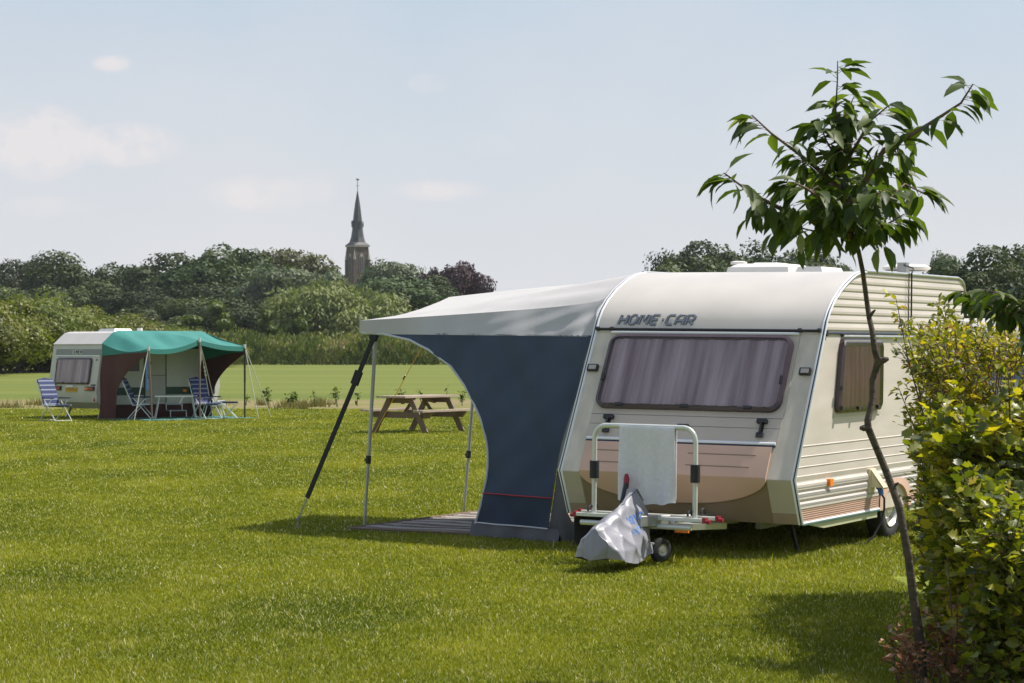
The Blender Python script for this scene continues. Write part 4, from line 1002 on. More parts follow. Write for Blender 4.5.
# striped mat under the canopy
def groundmat():
    m,nt,out=newmat('woven_mat'); N=nt.nodes; L=nt.links; b=N.new('ShaderNodeBsdfPrincipled'); b.inputs['Roughness'].default_value=.9; L.new(b.outputs[0],out.inputs[0])
    tc=N.new('ShaderNodeTexCoord'); wv=N.new('ShaderNodeTexWave'); wv.bands_direction='X'; wv.inputs['Scale'].default_value=1.1; wv.inputs['Distortion'].default_value=1.2; wv.inputs['Detail'].default_value=3; wv.inputs['Detail Scale'].default_value=6
    L.new(tc.outputs['Object'],wv.inputs[0]); r=N.new('ShaderNodeValToRGB'); e=r.color_ramp.elements; e[0].position=.35; e[0].color=(.13,.105,.09,1); e[1].position=.65; e[1].color=(.34,.31,.285,1); L.new(wv.outputs['Fac'],r.inputs[0])
    nz=N.new('ShaderNodeTexNoise'); nz.inputs['Scale'].default_value=30; L.new(tc.outputs['Object'],nz.inputs['Vector']); mx=N.new('ShaderNodeMix'); mx.data_type='RGBA'; mx.blend_type='MULTIPLY'; mx.inputs['Factor'].default_value=.6
    L.new(r.outputs[0],mx.inputs['A']); L.new(nz.outputs['Color'],mx.inputs['B']); L.new(r.outputs[0],b.inputs['Base Color'])
    root=empty('ground_mat',CT@Matrix.Translation((2.0,3.8,.0)),'brown and beige striped mat lying on the grass beneath the grey canopy','mat')
    CT2=Matrix.Translation((2.47,18.33,0))@Matrix.Rotation(R(61.1),4,'Z'); root.matrix_basis=CT2@Matrix.Translation((2.0,3.8,0))
    def fn(s,t):
        u=.66+2.7*s; v=2.36+2.62*t; return (u,v,.012+.010*math.sin(u*2*PI/.085)+.004*math.sin(v*6+u*3))
    o=MB(CT2).grid(fn,130,24,.006).build('woven_sheet',m,root,smooth=60)
    b=MB(CT2); b.tube([(.65,2.36,.02),(.65,4.99,.02),(3.37,4.99,.02)],.014,6); b.build('hem',M['brown_hem'],root)
M['brown_hem']=mat('brown_hem',(.16,.11,.08),.8)
groundmat()

# ------------------------------------------------------------------ picnic table
def picnic():
    th=R(35); cx,cy=(418.5-512)*47.3/F_,47.35
    T=Matrix.Translation((cx,cy,0))@Matrix.Rotation(PI/2-th,4,'Z')   # x along the table
    T=T@Matrix.Scale(1.05,4); root=empty('picnic_table',T,'weathered brown wooden picnic table with attached benches on the grass','picnic table')
    L_=1.85; 
    for i in range(6):
        y=-.375+.125*i+.0625; MB(T).box((-L_/2,y-.056,.71),(L_/2,y+.056,.75)).build('tabletop_plank',M['wood_top'],root,smooth=0)
    for sy in (-1,1):
        for k in range(2):
            y=sy*(.62+.13*k); MB(T).box((-L_/2,y-.058,.43),(L_/2,y+.058,.47)).build('bench_plank',M['wood_top'],root,smooth=0)
    for sx in (-1,1):
        x=sx*.62
        for sy in (-1,1):
            MB(T).beam((x,sy*.26,.705),(x,sy*.66,0),.12,.045,up=(1,0,0)).build('leg',M['wood'],root,smooth=0)
        b=MB(T); xx=x-sx*.05
        b.prism([(xx-.022,-.80,.425),(xx-.022,.80,.425),(xx-.022,.70,.30),(xx-.022,-.70,.30)],(.044,0,0)); b.build('bench_support',M['wood'],root,smooth=0)
        b=MB(T); b.prism([(xx-.022,-.36,.705),(xx-.022,.36,.705),(xx-.022,.26,.60),(xx-.022,-.26,.60)],(.044,0,0)); b.build('top_support',M['wood'],root,smooth=0)
        MB(T).beam((x-sx*.07,0,.60),(sx*.12,0,.33) if False else (sx*.15,0,.69),.07,.04).build('brace',M['wood'],root,smooth=0)
        MB(T).beam((x-sx*.07,0,.33),(sx*.14,0,.70),.07,.04).build('brace',M['wood'],root,smooth=0)
picnic()

# ------------------------------------------------------------------ caravan with the teal awning
LT_=basis(R(45),0,0,(-10.50,56.3,0))
M['teal']=mat('teal_canvas',(.030,.185,.160),.75,.08,2,.2,120); M['maroon']=mat('dark_brown_canvas',(.075,.026,.022),.8,.1,2,.2,120)
M['lcream']=mat('old_cream_paint',(.50,.49,.44),.45,.06,2); M['lroof']=mat('old_roof_paint',(.50,.47,.45),.45,.05,2); M['lgrey']=mat('grey_side_stripe',(.22,.23,.22),.5,.06,3)
M['dkgreen']=mat('dark_green_stripe',(.012,.045,.030),.5,.1,3); M['plate']=mat('yellow_plate',(.60,.34,.02),.4,.05,5); M['ink']=mat('black_ink',(.02,.02,.02),.5)
M['teal_sheet']=mat('teal_groundsheet',(.06,.20,.19),.8,.2,3); M['navycloth']=mat('navy_fabric',(.020,.030,.085),.8,.1,5); M['bluecloth']=mat('pale_blue_cloth',(.10,.20,.45),.7,.1,5)
M['brownmetal']=mat('brownish_pole',(.15,.11,.09),.5,.1,5)
def stripes():
    m,nt,out=newmat('blue_white_stripes'); N=nt.nodes; L=nt.links; b=N.new('ShaderNodeBsdfPrincipled'); b.inputs['Roughness'].default_value=.8; L.new(b.outputs[0],out.inputs[0])
    tc=N.new('ShaderNodeTexCoord'); sp=N.new('ShaderNodeSeparateXYZ'); L.new(tc.outputs['Object'],sp.inputs[0])
    a=N.new('ShaderNodeMath'); a.operation='MULTIPLY_ADD'; L.new(sp.outputs[0],a.inputs[0]); a.inputs[1].default_value=-1.; L.new(sp.outputs[2],a.inputs[2])
    c=N.new('ShaderNodeMath'); c.operation='MULTIPLY'; L.new(a.outputs[0],c.inputs[0]); c.inputs[1].default_value=5.5
    f=N.new('ShaderNodeMath'); f.operation='FRACT'; L.new(c.outputs[0],f.inputs[0])
    r=N.new('ShaderNodeValToRGB'); r.color_ramp.interpolation='CONSTANT'; e=r.color_ramp.elements; e[0].color=(.022,.034,.11,1); e[1].position=.70; e[1].color=(.20,.22,.29,1); L.new(f.outputs[0],r.inputs[0]); L.new(r.outputs[0],b.inputs['Base Color']); return m
M['stripes']=stripes()
def small_caravan():
    T=LT_; root=empty('caravan',T,'older cream caravan with grey band and yellow plate, left, beside the thicket','caravan')
    W2,U=2.20,3.75
    back=[(.10,.26),(-.10,.42),(-.17,.66),(-.15,.90),(-.02,1.72),(.02,1.93),(.10,2.00),(.34,2.20),(.5,2.24)]; front=[(3.3,2.24),(3.55,2.05),(3.7,1.8),(3.78,.8),(3.65,.26)]
    def shell(prof,name,mm,sm=30):
        n=len(prof); MB(T).add([(u,0,z) for u,z in prof]+[(u,W2,z) for u,z in prof],[tuple(range(n)),tuple(range(2*n-1,n-1,-1))]+[(i,i+n,(i+1)%n+n,(i+1)%n) for i in range(n)]).build(name,mm,root,smooth=sm)
    shell(back+front,'body',M['lcream'])
    rp=[(-.005,1.925),(.10,2.01),(.34,2.21),(.5,2.25),(3.3,2.25)]
    MB(T).add([(u,-.01,z) for u,z in rp]+[(u,W2+.01,z) for u,z in rp]+[(u,-.01,z-.02) for u,z in rp]+[(u,W2+.01,z-.02) for u,z in rp],
        [(i,i+5,i+6,i+1) for i in range(4)]+[(i,i+1,10+i+1,10+i) for i in range(4)]+[(5+i+1,5+i,15+i,15+i+1) for i in range(4)]+[(0,10,15,5)]).build('roof',M['lroof'],root,smooth=20)
    p0=Vector((-.15,0,.90)); t=(Vector((-.02,0,1.72))-p0); Ln=t.length; t.normalize(); n_=Vector((-t.z,0,t.x)); fm=lambda a,v,o=0:p0+t*a+Vector((0,v,0))+n_*o
    def fb(a0,a1,v0,v1,o0,o1,name,mm,par=root):
        return MB(T).add([fm(a0,v0,o0),fm(a1,v0,o0),fm(a1,v1,o0),fm(a0,v1,o0),fm(a0,v0,o1),fm(a1,v0,o1),fm(a1,v1,o1),fm(a0,v1,o1)],[(0,1,2,3),(7,6,5,4),(0,4,5,1),(1,5,6,2),(2,6,7,3),(3,7,4,0)]).build(name,mm,par,smooth=0)
    fb(.74,.90,.02,2.03,.002,.012,'grey_band',M['lgrey'])
    npl=fb(.765,.88,.80,1.25,.013,.020,'nameplate',M['lcream'])
    b=MB(T)
    for k,v in enumerate((1.18,1.08,.98,.88)):
        for st in ([(v,.79),(v,.855)],[(v,.855),(v-.05,.855)],[(v,.79),(v-.05,.79)] if k%2==0 else [(v-.05,.79),(v-.05,.855)]): b.tube([fm(a,vv,.023) for vv,a in st],.010,6)
    b.build('lettering',M['ink'],npl)
    fb(.715,.74,.02,2.03,.002,.02,'gutter',M['whitetrim'])
    w=window(root,fm,n_,-.02,.67,.32,1.90,.08,T,'rear_window')
    for v in (.62,1.48): fb(-.005,.03,v-.04,v+.04,.04,.065,'catch',M['blackpl'],w)
    for v in (.14,1.93): fb(-.05,-.015,v-.09,v+.09,.001,.02,'vent_slot',M['blackpl'])
    for a,v,mm in ((.60,.13,M['lgrey']),(.60,1.93,M['lgrey']),(.50,1.93,M['red']),(.42,1.93,M['lgrey'])): fb(a,a+.05,v-.03,v+.03,.001,.02,'marker_light',mm)
    q0=Vector((-.17,0,.66)); lmz=lambda z,v,o:Vector((-.17+(z-.66)*.083-o,v,z))
    def lb(z0,z1,v0,v1,o0,o1,name,mm,par=root): return MB(T).box((-.178-o1,v0,z0),(-.165-o0+.02,v1,z1)).build(name,mm,par,smooth=15)
    pl=lb(.685,.80,.86,1.38,0,.012,'number_plate',M['plate'])
    b=MB(T)
    for k in range(6):
        v=1.33-.08*k; b.box((-.193,v-.045,.71),(-.190,v-.038,.775)); b.box((-.193,v-.015,.71),(-.190,v-.008,.775)); b.box((-.193,v-.037,.735 if k%2 else .765),(-.190,v-.016,.745 if k%2 else .775))
    b.build('plate_lettering',M['ink'],pl,smooth=0)
    lb(.81,.85,.98,1.28,0,.05,'plate_lamp',M['whitetrim'])
    for v in (.28,1.78): 
        tl=lb(.72,.83,v-.20,v+.20,0,.02,'tail_lamp',M['blackpl']); lb(.74,.81,v-.17,v+.05,.0,.03,'red_lens',M['redlens'],tl); lb(.74,.81,v+.06,v+.17,.0,.03,'amber_lens',M['orange'],tl)
    for v in (.11,1.94):
        r_=lb(.40,.60,v-.08,v+.08,-.10,-.08,'reflector_board',M['lroof']) if False else MB(T).box((-.15,v-.09,.43),(-.13,v+.09,.60)).build('reflector_board',M['lroof'],root,smooth=0)
        MB(T).prism([(-.152,v-.06,.45),(-.152,v+.06,.45),(-.152,v,.56)],(-.006,0,0)).build('reflector',M['redlens'],r_,smooth=0)
    # side facing the awning
    MB(T).box((.10,-.012,.60),(1.30,0,.80)).build('green_stripe',M['dkgreen'],root,smooth=0); MB(T).box((2.02,-.012,.60),(3.6,0,.80)).build('green_stripe',M['dkgreen'],root,smooth=0)
    MB(T).box((.05,-.012,1.80),(3.6,0,1.87)).build('green_stripe',M['dkgreen'],root,smooth=0)
    d=MB(T).box((1.34,-.022,.42),(1.98,0,2.02)).build('door',M['ldoor'],root,smooth=0)
    MB(T).box((1.31,-.026,.40),(1.34,0,2.05)).box((1.98,-.026,.40),(2.01,0,2.05)).box((1.34,-.026,2.02),(1.98,0,2.05)).box((1.34,-.026,1.10),(1.98,-.0225,1.112)).build('door_frame',M['dkgreen'],d,smooth=0)
    MB(T).box((1.38,-.06,1.02),(1.50,-.022,1.06)).build('handle',M['blackpl'],d)
    MB(T).box((1.42,-.03,1.40),(1.52,-.022,1.47)).build('sticker',M['dkgreen'],d,smooth=0)
    MB(T).box((.55,-.03,1.22),(1.15,0,1.66)).build('side_window',M['frame_purple'],root)
    MB(T).box((2.35,-.03,1.92),(2.62,0,2.00)).build('vent',M['blackpl'],root)
    MB(T).box((2.55,-.02,.67),(2.65,-.012,.73)).build('side_marker',M['orange'],root)
    MB(T).box((.15,-.03,.01),(3.5,-.015,.36)).build('skirt',M['maroon'],root,smooth=0)
    for v,sg in ((.12,1),(W2-.12,-1)):
        Mw=Matrix.Translation((1.75,v,.30))@Matrix.Rotation(PI/2*sg,4,'X'); w=MB(T@Mw); w.lathe([(.18,-.08),(.28,-.09),(.30,-.05),(.30,.05),(.28,.09),(.18,.08)],Matrix.Identity(4),28); w=w.build('wheel',M['tyre'],root); MB(T@Mw).lathe([(.185,.07),(.15,.03),(.05,.06),(.001,.06)],Matrix.Identity(4),20).build('rim',M['rim'],w)
    for v in (.3,1.75): MB(T).beam((.25,v,.28),(.1,v,0),.05,.05).build('corner_steady',M['steel'],root)
    b=MB(T); b.beam((3.7,.6,.3),(4.7,1.02,.36),.06,.08); b.beam((3.7,1.45,.3),(4.7,1.04,.36),.06,.08); b.build('drawbar',M['steel'],root)
    def rl(b,u0,u1,v0,v1,z0,z1,c): b.add([(u0,v0,z0),(u1,v0,z0),(u1,v1,z0),(u0,v1,z0),(u0+c,v0+c,z1),(u1-c,v0+c,z1),(u1-c,v1-c,z1),(u0+c,v1-c,z1)],[(3,2,1,0),(4,5,6,7),(0,1,5,4),(1,2,6,5),(2,3,7,6),(3,0,4,7)])
    b=MB(T); rl(b,.9,1.5,.75,1.5,2.25,2.33,.05); b.build('roof_hatch',M['vinyl'],root)
    MB(T).lathe([(.07,2.2),(.07,2.35),(.001,2.35)],Matrix.Translation((1.75,.8,0)),12).build('flue',M['vinyl'],root)
M['redlens']=mat('red_lens',(.30,.03,.02),.25); M['ldoor']=mat('door_cream',(.42,.40,.35),.5,.05,3)
small_caravan()

def teal_awning():
    T=LT_; root=empty('awning',T@Matrix.Translation((1.5,-1.0,.05)),'teal canopy with dark brown side walls and guy lines on the left caravan','awning')
    V=-2.0
    A=Vector((.02,V,1.80)); B_=Vector((1.56,V-.05,2.02)); C_=Vector((3.05,V,1.86))   # tops of the three poles
    zr=[(.0,1.94),(.10,2.025),(.34,2.23),(.5,2.27)]
    def railp(t):
        u=3.15*t
        if u<.5:
            for (a,za),(b_,zb) in zip(zr[:-1],zr[1:]):
                if a<=u<=b_: return Vector((u,-.015,za+(zb-za)*(u-a)/(b_-a)))
        return Vector((u,-.015,2.27))
    def outer(t):
        f=t*2
        if f<=1: p=A.lerp(B_,f); p.z-=.10*math.sin(f*PI)
        else: p=B_.lerp(C_,f-1); p.z-=.05*math.sin((f-1)*PI)
        return p
    def roof(s,t):
        p=railp(t).lerp(outer(t),s); e=math.exp(-((t)/.10)**2); p.z-=(.14*math.sin(s*PI))*e+.05*math.sin(s*PI)-.08*math.sin(s*PI)*math.exp(-((t-.5)/.15)**2)
        p.z+=.012*math.sin(t*40+s*8)*math.sin(s*PI)
        return p
    MB(T).grid(roof,30,80,.006).build('canopy_roof',M['teal'],root,smooth=50)
    def val(s,t): p=outer(t); return p+Vector((0,0,-.12*s))
    MB(T).grid(val,3,60,.005).build('valance',M['teal'],root,smooth=50)
    for side,name in ((0,'near'),(1,'far')):
        t=0 if side==0 else 1; P=A if side==0 else C_; pr=railp(t); zz=pr.z
        seamz=lambda q:1.62-.02*q
        def edge(z):   # outward extent of the wall at height z, curved
            f=max(0,min(1,z/1.70)); return min(2.0,.55+1.47*f**2.7)
        def gab(s,q):
            top=pr.lerp(P,q); top.z-=(.14 if side==0 else .02)*math.sin(q*PI)+.05*math.sin(q*PI)*0
            bz=(1.62+.10*q) if side==0 else 1.50+.25*q
            v=-.015-(abs(V)-.015)*q; lo=Vector((top.x,v,min(bz,top.z-.02)))
            return top.lerp(lo,s)
        MB(T).grid(gab,6,20,.005).build('gable',M['teal'],root,smooth=50)
        def wall(s,q):
            z=1.74*(1-s)+.01; v=-(.02+(edge(z)-.02)*q); zt=(1.62+.10*(-v/2)) if side==0 else 1.50+.25*(-v/2)
            z2=z if z<zt else zt+.003
            xo=(0 if side==0 else .0); u=(0.0 if side==0 else 3.15)+(-.18*(1.6-z)*.4 if side==0 else 0)*(1-q)+.03*math.sin(q*7+z*4)+(P.x-(0 if side==0 else 3.15))*q*.9
            return Vector((u,v,z2))
        MB(T).grid(wall,36,16,.005).build('side_wall',M['maroon'],root,smooth=50)
    for P,b_,mm in ((A,Vector((.12,V-.02,0)),M['brownmetal']),(B_,Vector((1.55,V-.08,0)),M['brownmetal']),(C_,Vector((3.05,V,0)),M['blackpl'])):
        po=MB(T).tube([b_,b_.lerp(P,.55)],.022,8).tube([b_.lerp(P,.5),P+Vector((0,0,.03))],.026,8).build('pole',mm,root)
        MB(T).tube([P+Vector((0,0,-.05)),P+Vector((0,0,.06))],.034,8).build('pole_tip',M['alupaint'],po)
    # ropes: from pole tops to pegs (given in world ground coordinates)
    inv=T.inverted()
    def g(px,py): Y=F_*CAM_Z/(py-HOR); return inv@Vector(((px-512)*Y/F_,Y,0))
    for P,tgt in ((A,(134,421.3)),(B_,(213,418.2)),(B_,(218.5,418)),(C_,(258.5,418.3)),(C_,(271,417.3))):
        q=g(*tgt); MB(T).tube([P,q],.011,6).build('guy_line',M['rope_white'],root)
    r=MB(T); 
    for k in range(3): r.tube([B_.lerp(g(213,418.2),.33+.05*k),B_.lerp(g(213,418.2),.355+.05*k)],.026,6)
    r.build('slider',M['rope_white'],root)
    b=MB(T); b.prism([(.12,V+.25,1.74),(.12,V+.17,1.74),(.12,V+.17,.78),(.12,V+.25,.76)],(.012,0,0)); o=b.build('cloth_strip',M['bluecloth'],None,smooth=0); tag(o,'narrow pale blue strip hanging inside the first pole of the teal awning','strip')
teal_awning()
b=MB(LT_); b.grid(lambda s,t:(-.1+3.4*s,-2.25+2.15*t,.018+.006*math.sin(s*40+t*9)),40,14,.006); tag(b.build('groundsheet',M['teal_sheet'],None),'thin teal groundsheet spread under the teal awning','groundsheet')

def camp_chair():
    T=Matrix.Identity(4); root=empty('camping_chair',T,'x','chair'); w=.27
    def seat(s,t): return (.26-.50*s,-w+2*w*t,.44-.05*s-.03*math.sin(s*PI))
    MB(T).grid(seat,8,6,.03).build('seat',M['stripes'],root)
    def back(s,t): return (-.25-.30*s+.02*math.sin(s*PI),-w+2*w*t,.42+.72*s)
    MB(T).grid(back,14,6,.03).build('backrest',M['stripes'],root)
    MB(T).tube([(-.555,-w+.03,1.10),(-.575,0,1.145),(-.555,w-.03,1.10)],.055,8).build('headrest',M['navycloth'],root)
    for s in (-1,1):
        y=s*(w+.02); MB(T).tube([(.30,y,.0),(-.24,y,.62)],.013,8).build('leg',M['alupaint'],root); MB(T).tube([(-.42,y,.0),(.14,y,.62)],.013,8).build('leg',M['alupaint'],root)
        MB(T).box((-.28,y-.028,.62),(.22,y+.028,.65)).build('armrest',M['navycloth'],root)
        MB(T).tube([(.27,y,.44),(-.25,y,.41),(-.57,y,1.13)],.014,8).build('side_frame',M['alupaint'],root)
    MB(T).tube([(.30,-w-.02,.015),(.30,w+.02,.015)],.013,8).build('foot_bar',M['alupaint'],root); MB(T).tube([(-.42,-w-.02,.015),(-.42,w+.02,.015)],.013,8).build('foot_bar',M['alupaint'],root)
    return root
c0=camp_chair(); gch='striped camping chairs at the left caravan'
def gpt(px,py): Y=F_*CAM_Z/(py-HOR); return ((px-512)*Y/F_,Y,0)
for i,(px,py,rz,lab) in enumerate(((57,421,R(-40),'blue and white striped camping chair standing alone in the sun, leftmost of all'),
                                 (143,419.5,R(0),'folding camping chair in shade under the teal awning, seen side-on behind the guy rope'),
                                 (208,419.0,R(-45),'blue and white striped camping chair under the teal awning, beside the small blue footstool'))):
    o=c0 if i==0 else copy_tree(c0); o.location=gpt(px,py); o.rotation_euler=(0,0,rz); o.scale=(.88,.88,.90); tag(o,lab,'chair',gch)
def footstool():
    x,y,_=gpt(230,418.5); T=Matrix.Translation((x,y,0))@Matrix.Rotation(R(5),4,'Z'); root=empty('footstool',T,'small folding footstool with blue seat at the right end of the teal awning','stool')
    MB(T).box((-.20,-.18,.40),(.20,.18,.44)).build('seat',M['navycloth'],root)
    for y in (-.19,.19):
        MB(T).tube([(-.20,y,.40),(.20,y,0)],.013,8).build('leg',M['alupaint'],root); MB(T).tube([(.20,y,.40),(-.20,y,0)],.013,8).build('leg',M['alupaint'],root)
footstool()
def camp_table(px,py,rz,Lx,Wy,H,lab,mm):
    x,y,_=gpt(px,py); T=Matrix.Translation((x,y,0))@Matrix.Rotation(rz,4,'Z'); root=empty('camping_table',T,lab,'table')
    MB(T).box((-Lx/2,-Wy/2,H-.035),(Lx/2,Wy/2,H)).build('tabletop',M['vinyl'],root)
    for sx in (-1,1):
        for sy in (-1,1): MB(T).tube([(sx*(Lx/2-.12),sy*(Wy/2-.06),H-.035),(sx*(Lx/2-.02),sy*(Wy/2-.02),0)],.014,8).build('leg',M['vinyl'],root)
camp_table(175.5,418.8,R(12),1.08,.55,.60,'white folding camping table standing before the door under the teal awning',M['vinyl'])
camp_table(213,417.6,R(20),.62,.40,.36,'low white side table between the striped chair and the footstool',M['vinyl'])
def step():
    x,y,_=gpt(174,417.4); T=Matrix.Translation((x,y,0))@Matrix.Rotation(R(30),4,'Z'); root=empty('entrance_step',T,'double metal entrance step under the white camping table','step')
    m=M['stepgrey']; MB(T).box((-.22,-.30,.17),(.22,-.08,.20)).build('tread',m,root); MB(T).box((-.22,.0,.33),(.22,.22,.36)).build('tread',m,root)
    b=MB(T)
    for x_ in (-.22,.22): b.tube([(x_,-.33,0),(x_,-.3,.19),(x_,-.02,.19),(x_,0,.35),(x_,.24,.35),(x_,.28,0)],.014,8)
    b.build('frame',M['alupaint'],root)
M['stepgrey']=mat('pale_grey_tread',(.36,.42,.45),.5)
step()

# ------------------------------------------------------------------ pale caravan beyond the hedge
def hidden_caravan():
    T=basis(R(20),0,0,(6.15,30.5,0)); root=empty('caravan',T,'pale caravan almost hidden behind the yellow hedge at the right edge','caravan')
    prof=[(.1,.3),(-.1,.7),(.02,1.6),(.12,1.95),(.35,2.14),(.8,2.2),(3.6,2.2),(4.0,1.9),(4.1,.6),(3.95,.3)]; n=len(prof)
    MB(T).add([(u,-2.3,z) for u,z in prof]+[(u,0,z) for u,z in prof],[tuple(range(n)),tuple(range(2*n-1,n-1,-1))]+[(i,i+n,(i+1)%n+n,(i+1)%n) for i in range(n)]).build('body',M['lroof'],root,smooth=35)
    MB(T).add([(-.045,-2.0,1.35),(-.045,-.3,1.35),(.035,-.3,1.78),(.035,-2.0,1.78),(.02,-2.0,1.35),(.02,-.3,1.35),(.08,-.3,1.78),(.08,-2.0,1.78)],[(0,1,2,3),(7,6,5,4),(0,4,5,1),(1,5,6,2),(2,6,7,3),(3,7,4,0)]).build('window',M['bluewin'],root,smooth=0)
    for v in (-2.15,-.15):
        w=MB(T@(Matrix.Translation((2,v,.3))@Matrix.Rotation(PI/2,4,'X'))); w.lathe([(.01,-.08),(.29,-.08),(.3,0),(.29,.08),(.01,.08)],Matrix.Identity(4),20); w.build('wheel',M['tyre'],root)
M['bluewin']=mat('bluish_window',(.12,.15,.24),.15,.1,3)
hidden_caravan()

# ------------------------------------------------------------------ young cherry tree
M['cherry']=leafmat('cherry_leaves',[(0,(.034,.054,.014)),(.5,(.060,.090,.018)),(.85,(.100,.135,.026)),(1,(.24,.25,.18))],.40,.5,.32,tcol=(1.75,1.95,.55))
def cherry():
    Y=11.24; root=empty('young_cherry_tree',Matrix.Translation(((922-512)/F_*Y,Y,0)),'slender young cherry tree with a thin crooked trunk in the foreground','tree')
    def W_(px,py,dy=0): y=Y+dy; return Vector(((px-512)/F_*y,y,CAM_Z+(HOR-py)/F_*y))
    k=Y/F_
    tr=[(923,692),(920,645),(914,599),(908,558),(900,508),(892,488),(885,468),(876,447),(868,428),(868,421),(872,400),(873,380),(878,362),(875,350),(872,330),(869,318),(867,300),(862,270),(859,251),(852,237),(846,205),(840,170),(838,140),(836,110),(837,80),(838,61)]
    wd=[14,13,11.5,10.5,10,9.5,9.5,9,9.5,9,8,8,10,8,7,6.6,6.4,6,5.8,6,4.6,3.6,3,2.4,1.8,1.2]
    pts=[W_(x+.5*math.sin(i*2.7),y,.03*math.sin(i*1.3)) for i,(x,y) in enumerate(tr)]; rad=[w*k/2*.78 for w in wd]
    b=MB().tube(pts,rad,10)
    for i,(dx,dz,r_) in ((12,(.05,.012,.017)),(8,(-.045,-.0,.016)),(15,(.03,.03,.008)),(5,(.03,.02,.008)),(3,(-.03,.02,.008))):
        p=pts[i]; b.tube([p,p+Vector((dx*.6,-.01,dz)),p+Vector((dx,-.01,dz*1.4))],[r_*1.1,r_,r_*.5],8)
    b.build('trunk',M['bark'],root,smooth=60)
    branches=[ # image column,row, depth offset ; thick
      ([(852,236,0),(820,222,-.1),(785,211,-.2),(764,200,-.25),(743,187,-.3),(724,173,-.32)],7),
      ([(843,192,0),(822,172,.08),(799,154,.15),(771,133,.2),(752,115,.22)],6),
      ([(840,172,0),(856,146,-.1),(870,121,-.16),(892,103,-.2)],5),
      ([(848,212,0),(866,180,-.15),(884,150,-.2),(908,137,-.22),(940,117,-.3),(961,103,-.33),(973,84,-.34)],7),
      ([(852,230,0),(880,208,.12),(905,184,.2),(926,195,.24)],5),
      ([(850,232,0),(830,205,-.25),(806,188,-.4),(793,182,-.5)],5),
      ([(846,205,0),(862,190,.3),(885,172,.5),(898,168,.6)],5),
      ([(845,200,0),(828,180,.3),(812,168,.55)],4),([(846,210,0),(868,200,-.35),(884,190,-.55)],4),
      ([(850,232,0),(860,215,-.2),(858,200,-.4)],4),([(840,165,0),(826,140,-.1),(818,118,-.15)],3),([(838,130,0),(848,110,.06),(856,92,.1)],3),([(846,215,0),(838,195,.4),(845,180,.6)],4),
      ([(852,236,0),(884,226,-.1),(904,214,-.15)],4),([(852,238,0),(818,232,.2),(792,226,.3)],4)]
    bb=MB(); pos=[];dr=[];ln=[];nr=[];tw=[]
    q=random.Random(5)
    def along(P,f):
        seg=f*(len(P)-1); i=min(len(P)-2,int(seg)); return P[i].lerp(P[i+1],seg-i),(P[i+1]-P[i]).normalized()
    def add_leaf(p,d,l,tip=False):
        side=Vector((q.uniform(-1,1),q.uniform(-1,1),0)); side.normalize()
        o=(d*q.uniform(.1,.7)+side*q.uniform(.45,.95)+Vector((0,0,q.uniform(-.55,.12)))).normalized()
        st=p+o*.03+Vector((0,0,.004)); tw.append((p,st)); 
        pos.append(st); dr.append(o+Vector((0,0,q.uniform(-.45,.05)))); nr.append(Vector((q.uniform(-.5,.5),q.uniform(-.5,.5),1))); ln.append(l)
    for bp,th in branches:
        P=[W_(x,y,d) for x,y,d in bp]; n=len(P); bb.tube(P,[th*k/2*(1-.8*i/(n-1)) for i in range(n)],7)
        L_=sum((P[i+1]-P[i]).length for i in range(n-1)); cnt=int(L_*36)
        for j in range(cnt):
            f=.12+.88*(j+q.random()*.6)/cnt; f=min(f,1); p,d=along(P,f)
            # side spurs in the inner part carry tufts
            add_leaf(p,d,q.uniform(.115,.175))
            if f<.6 and q.random()<.55:
                sd_=Vector((q.uniform(-1,1),q.uniform(-1,1),q.uniform(-.5,.3))).normalized()*q.uniform(.04,.13); e=p+sd_; bb.tube([p,e],[.003,.0015],5)
                for _ in range(q.randint(2,4)): add_leaf(e,sd_.normalized(),q.uniform(.085,.145))
        e_=P[-1]; d_=(P[-1]-P[-2]).normalized()
        for kk_ in range(5):
            a_=kk_*1.3+q.random(); sd2=Vector((d_.x*1.3+.6*math.cos(a_),.7*math.sin(a_),q.uniform(-.5,.15))).normalized(); p_=e_-d_*(.022*kk_)
            st_=p_+sd2*.03; tw.append((p_,st_)); pos.append(st_); dr.append(sd2+Vector((0,0,-.15))); nr.append(Vector((q.uniform(-.4,.4),q.uniform(-.5,.5),1))); ln.append(q.uniform(.14,.17))
    P=pts[19:]
    for j in range(44):
        f=.02+.98*j/44; p,d=along(P,f)
        add_leaf(p,d,q.uniform(.12,.165))
        if f<.6:
            e=p+Vector((q.uniform(-.11,.11),q.uniform(-.11,.11),q.uniform(-.05,.05))); bb.tube([p,e],[.003,.0015],5); add_leaf(e,d,q.uniform(.09,.13)); add_leaf(e,d,q.uniform(.09,.13))
    for a,c in tw: bb.tube([a,c],[.0016,.0011],4,cap=False)
    bb.build('limb',M['twig'],root,smooth=60)
    pos,dr,nr=(np.array([tuple(x) for x in v]) for v in (pos,dr,nr)); ln=np.array(ln); n=len(ln); print('cherry leaves',n)
    V,F=leaves(pos,dr,nr,ln,ln*rng.uniform(.36,.46,n),droop=rng.uniform(.15,.55,n),fold=.28)
    np_mesh('foliage',V,F,M['cherry'],root,tint=np.repeat(np.clip(rng.normal(.45,.2,n)+(rng.random(n)<.06)*.5,0,1),11),smooth=True)
    return root
ct=cherry()
c2=copy_tree(ct); c2.location=((1041-512)/F_*12.7,12.7,0); c2.rotation_euler=(0,0,R(95)); c2.scale=(.80,.80,.765); tag(c2,'leafy young tree reaching in from the right edge above the hedge','tree')

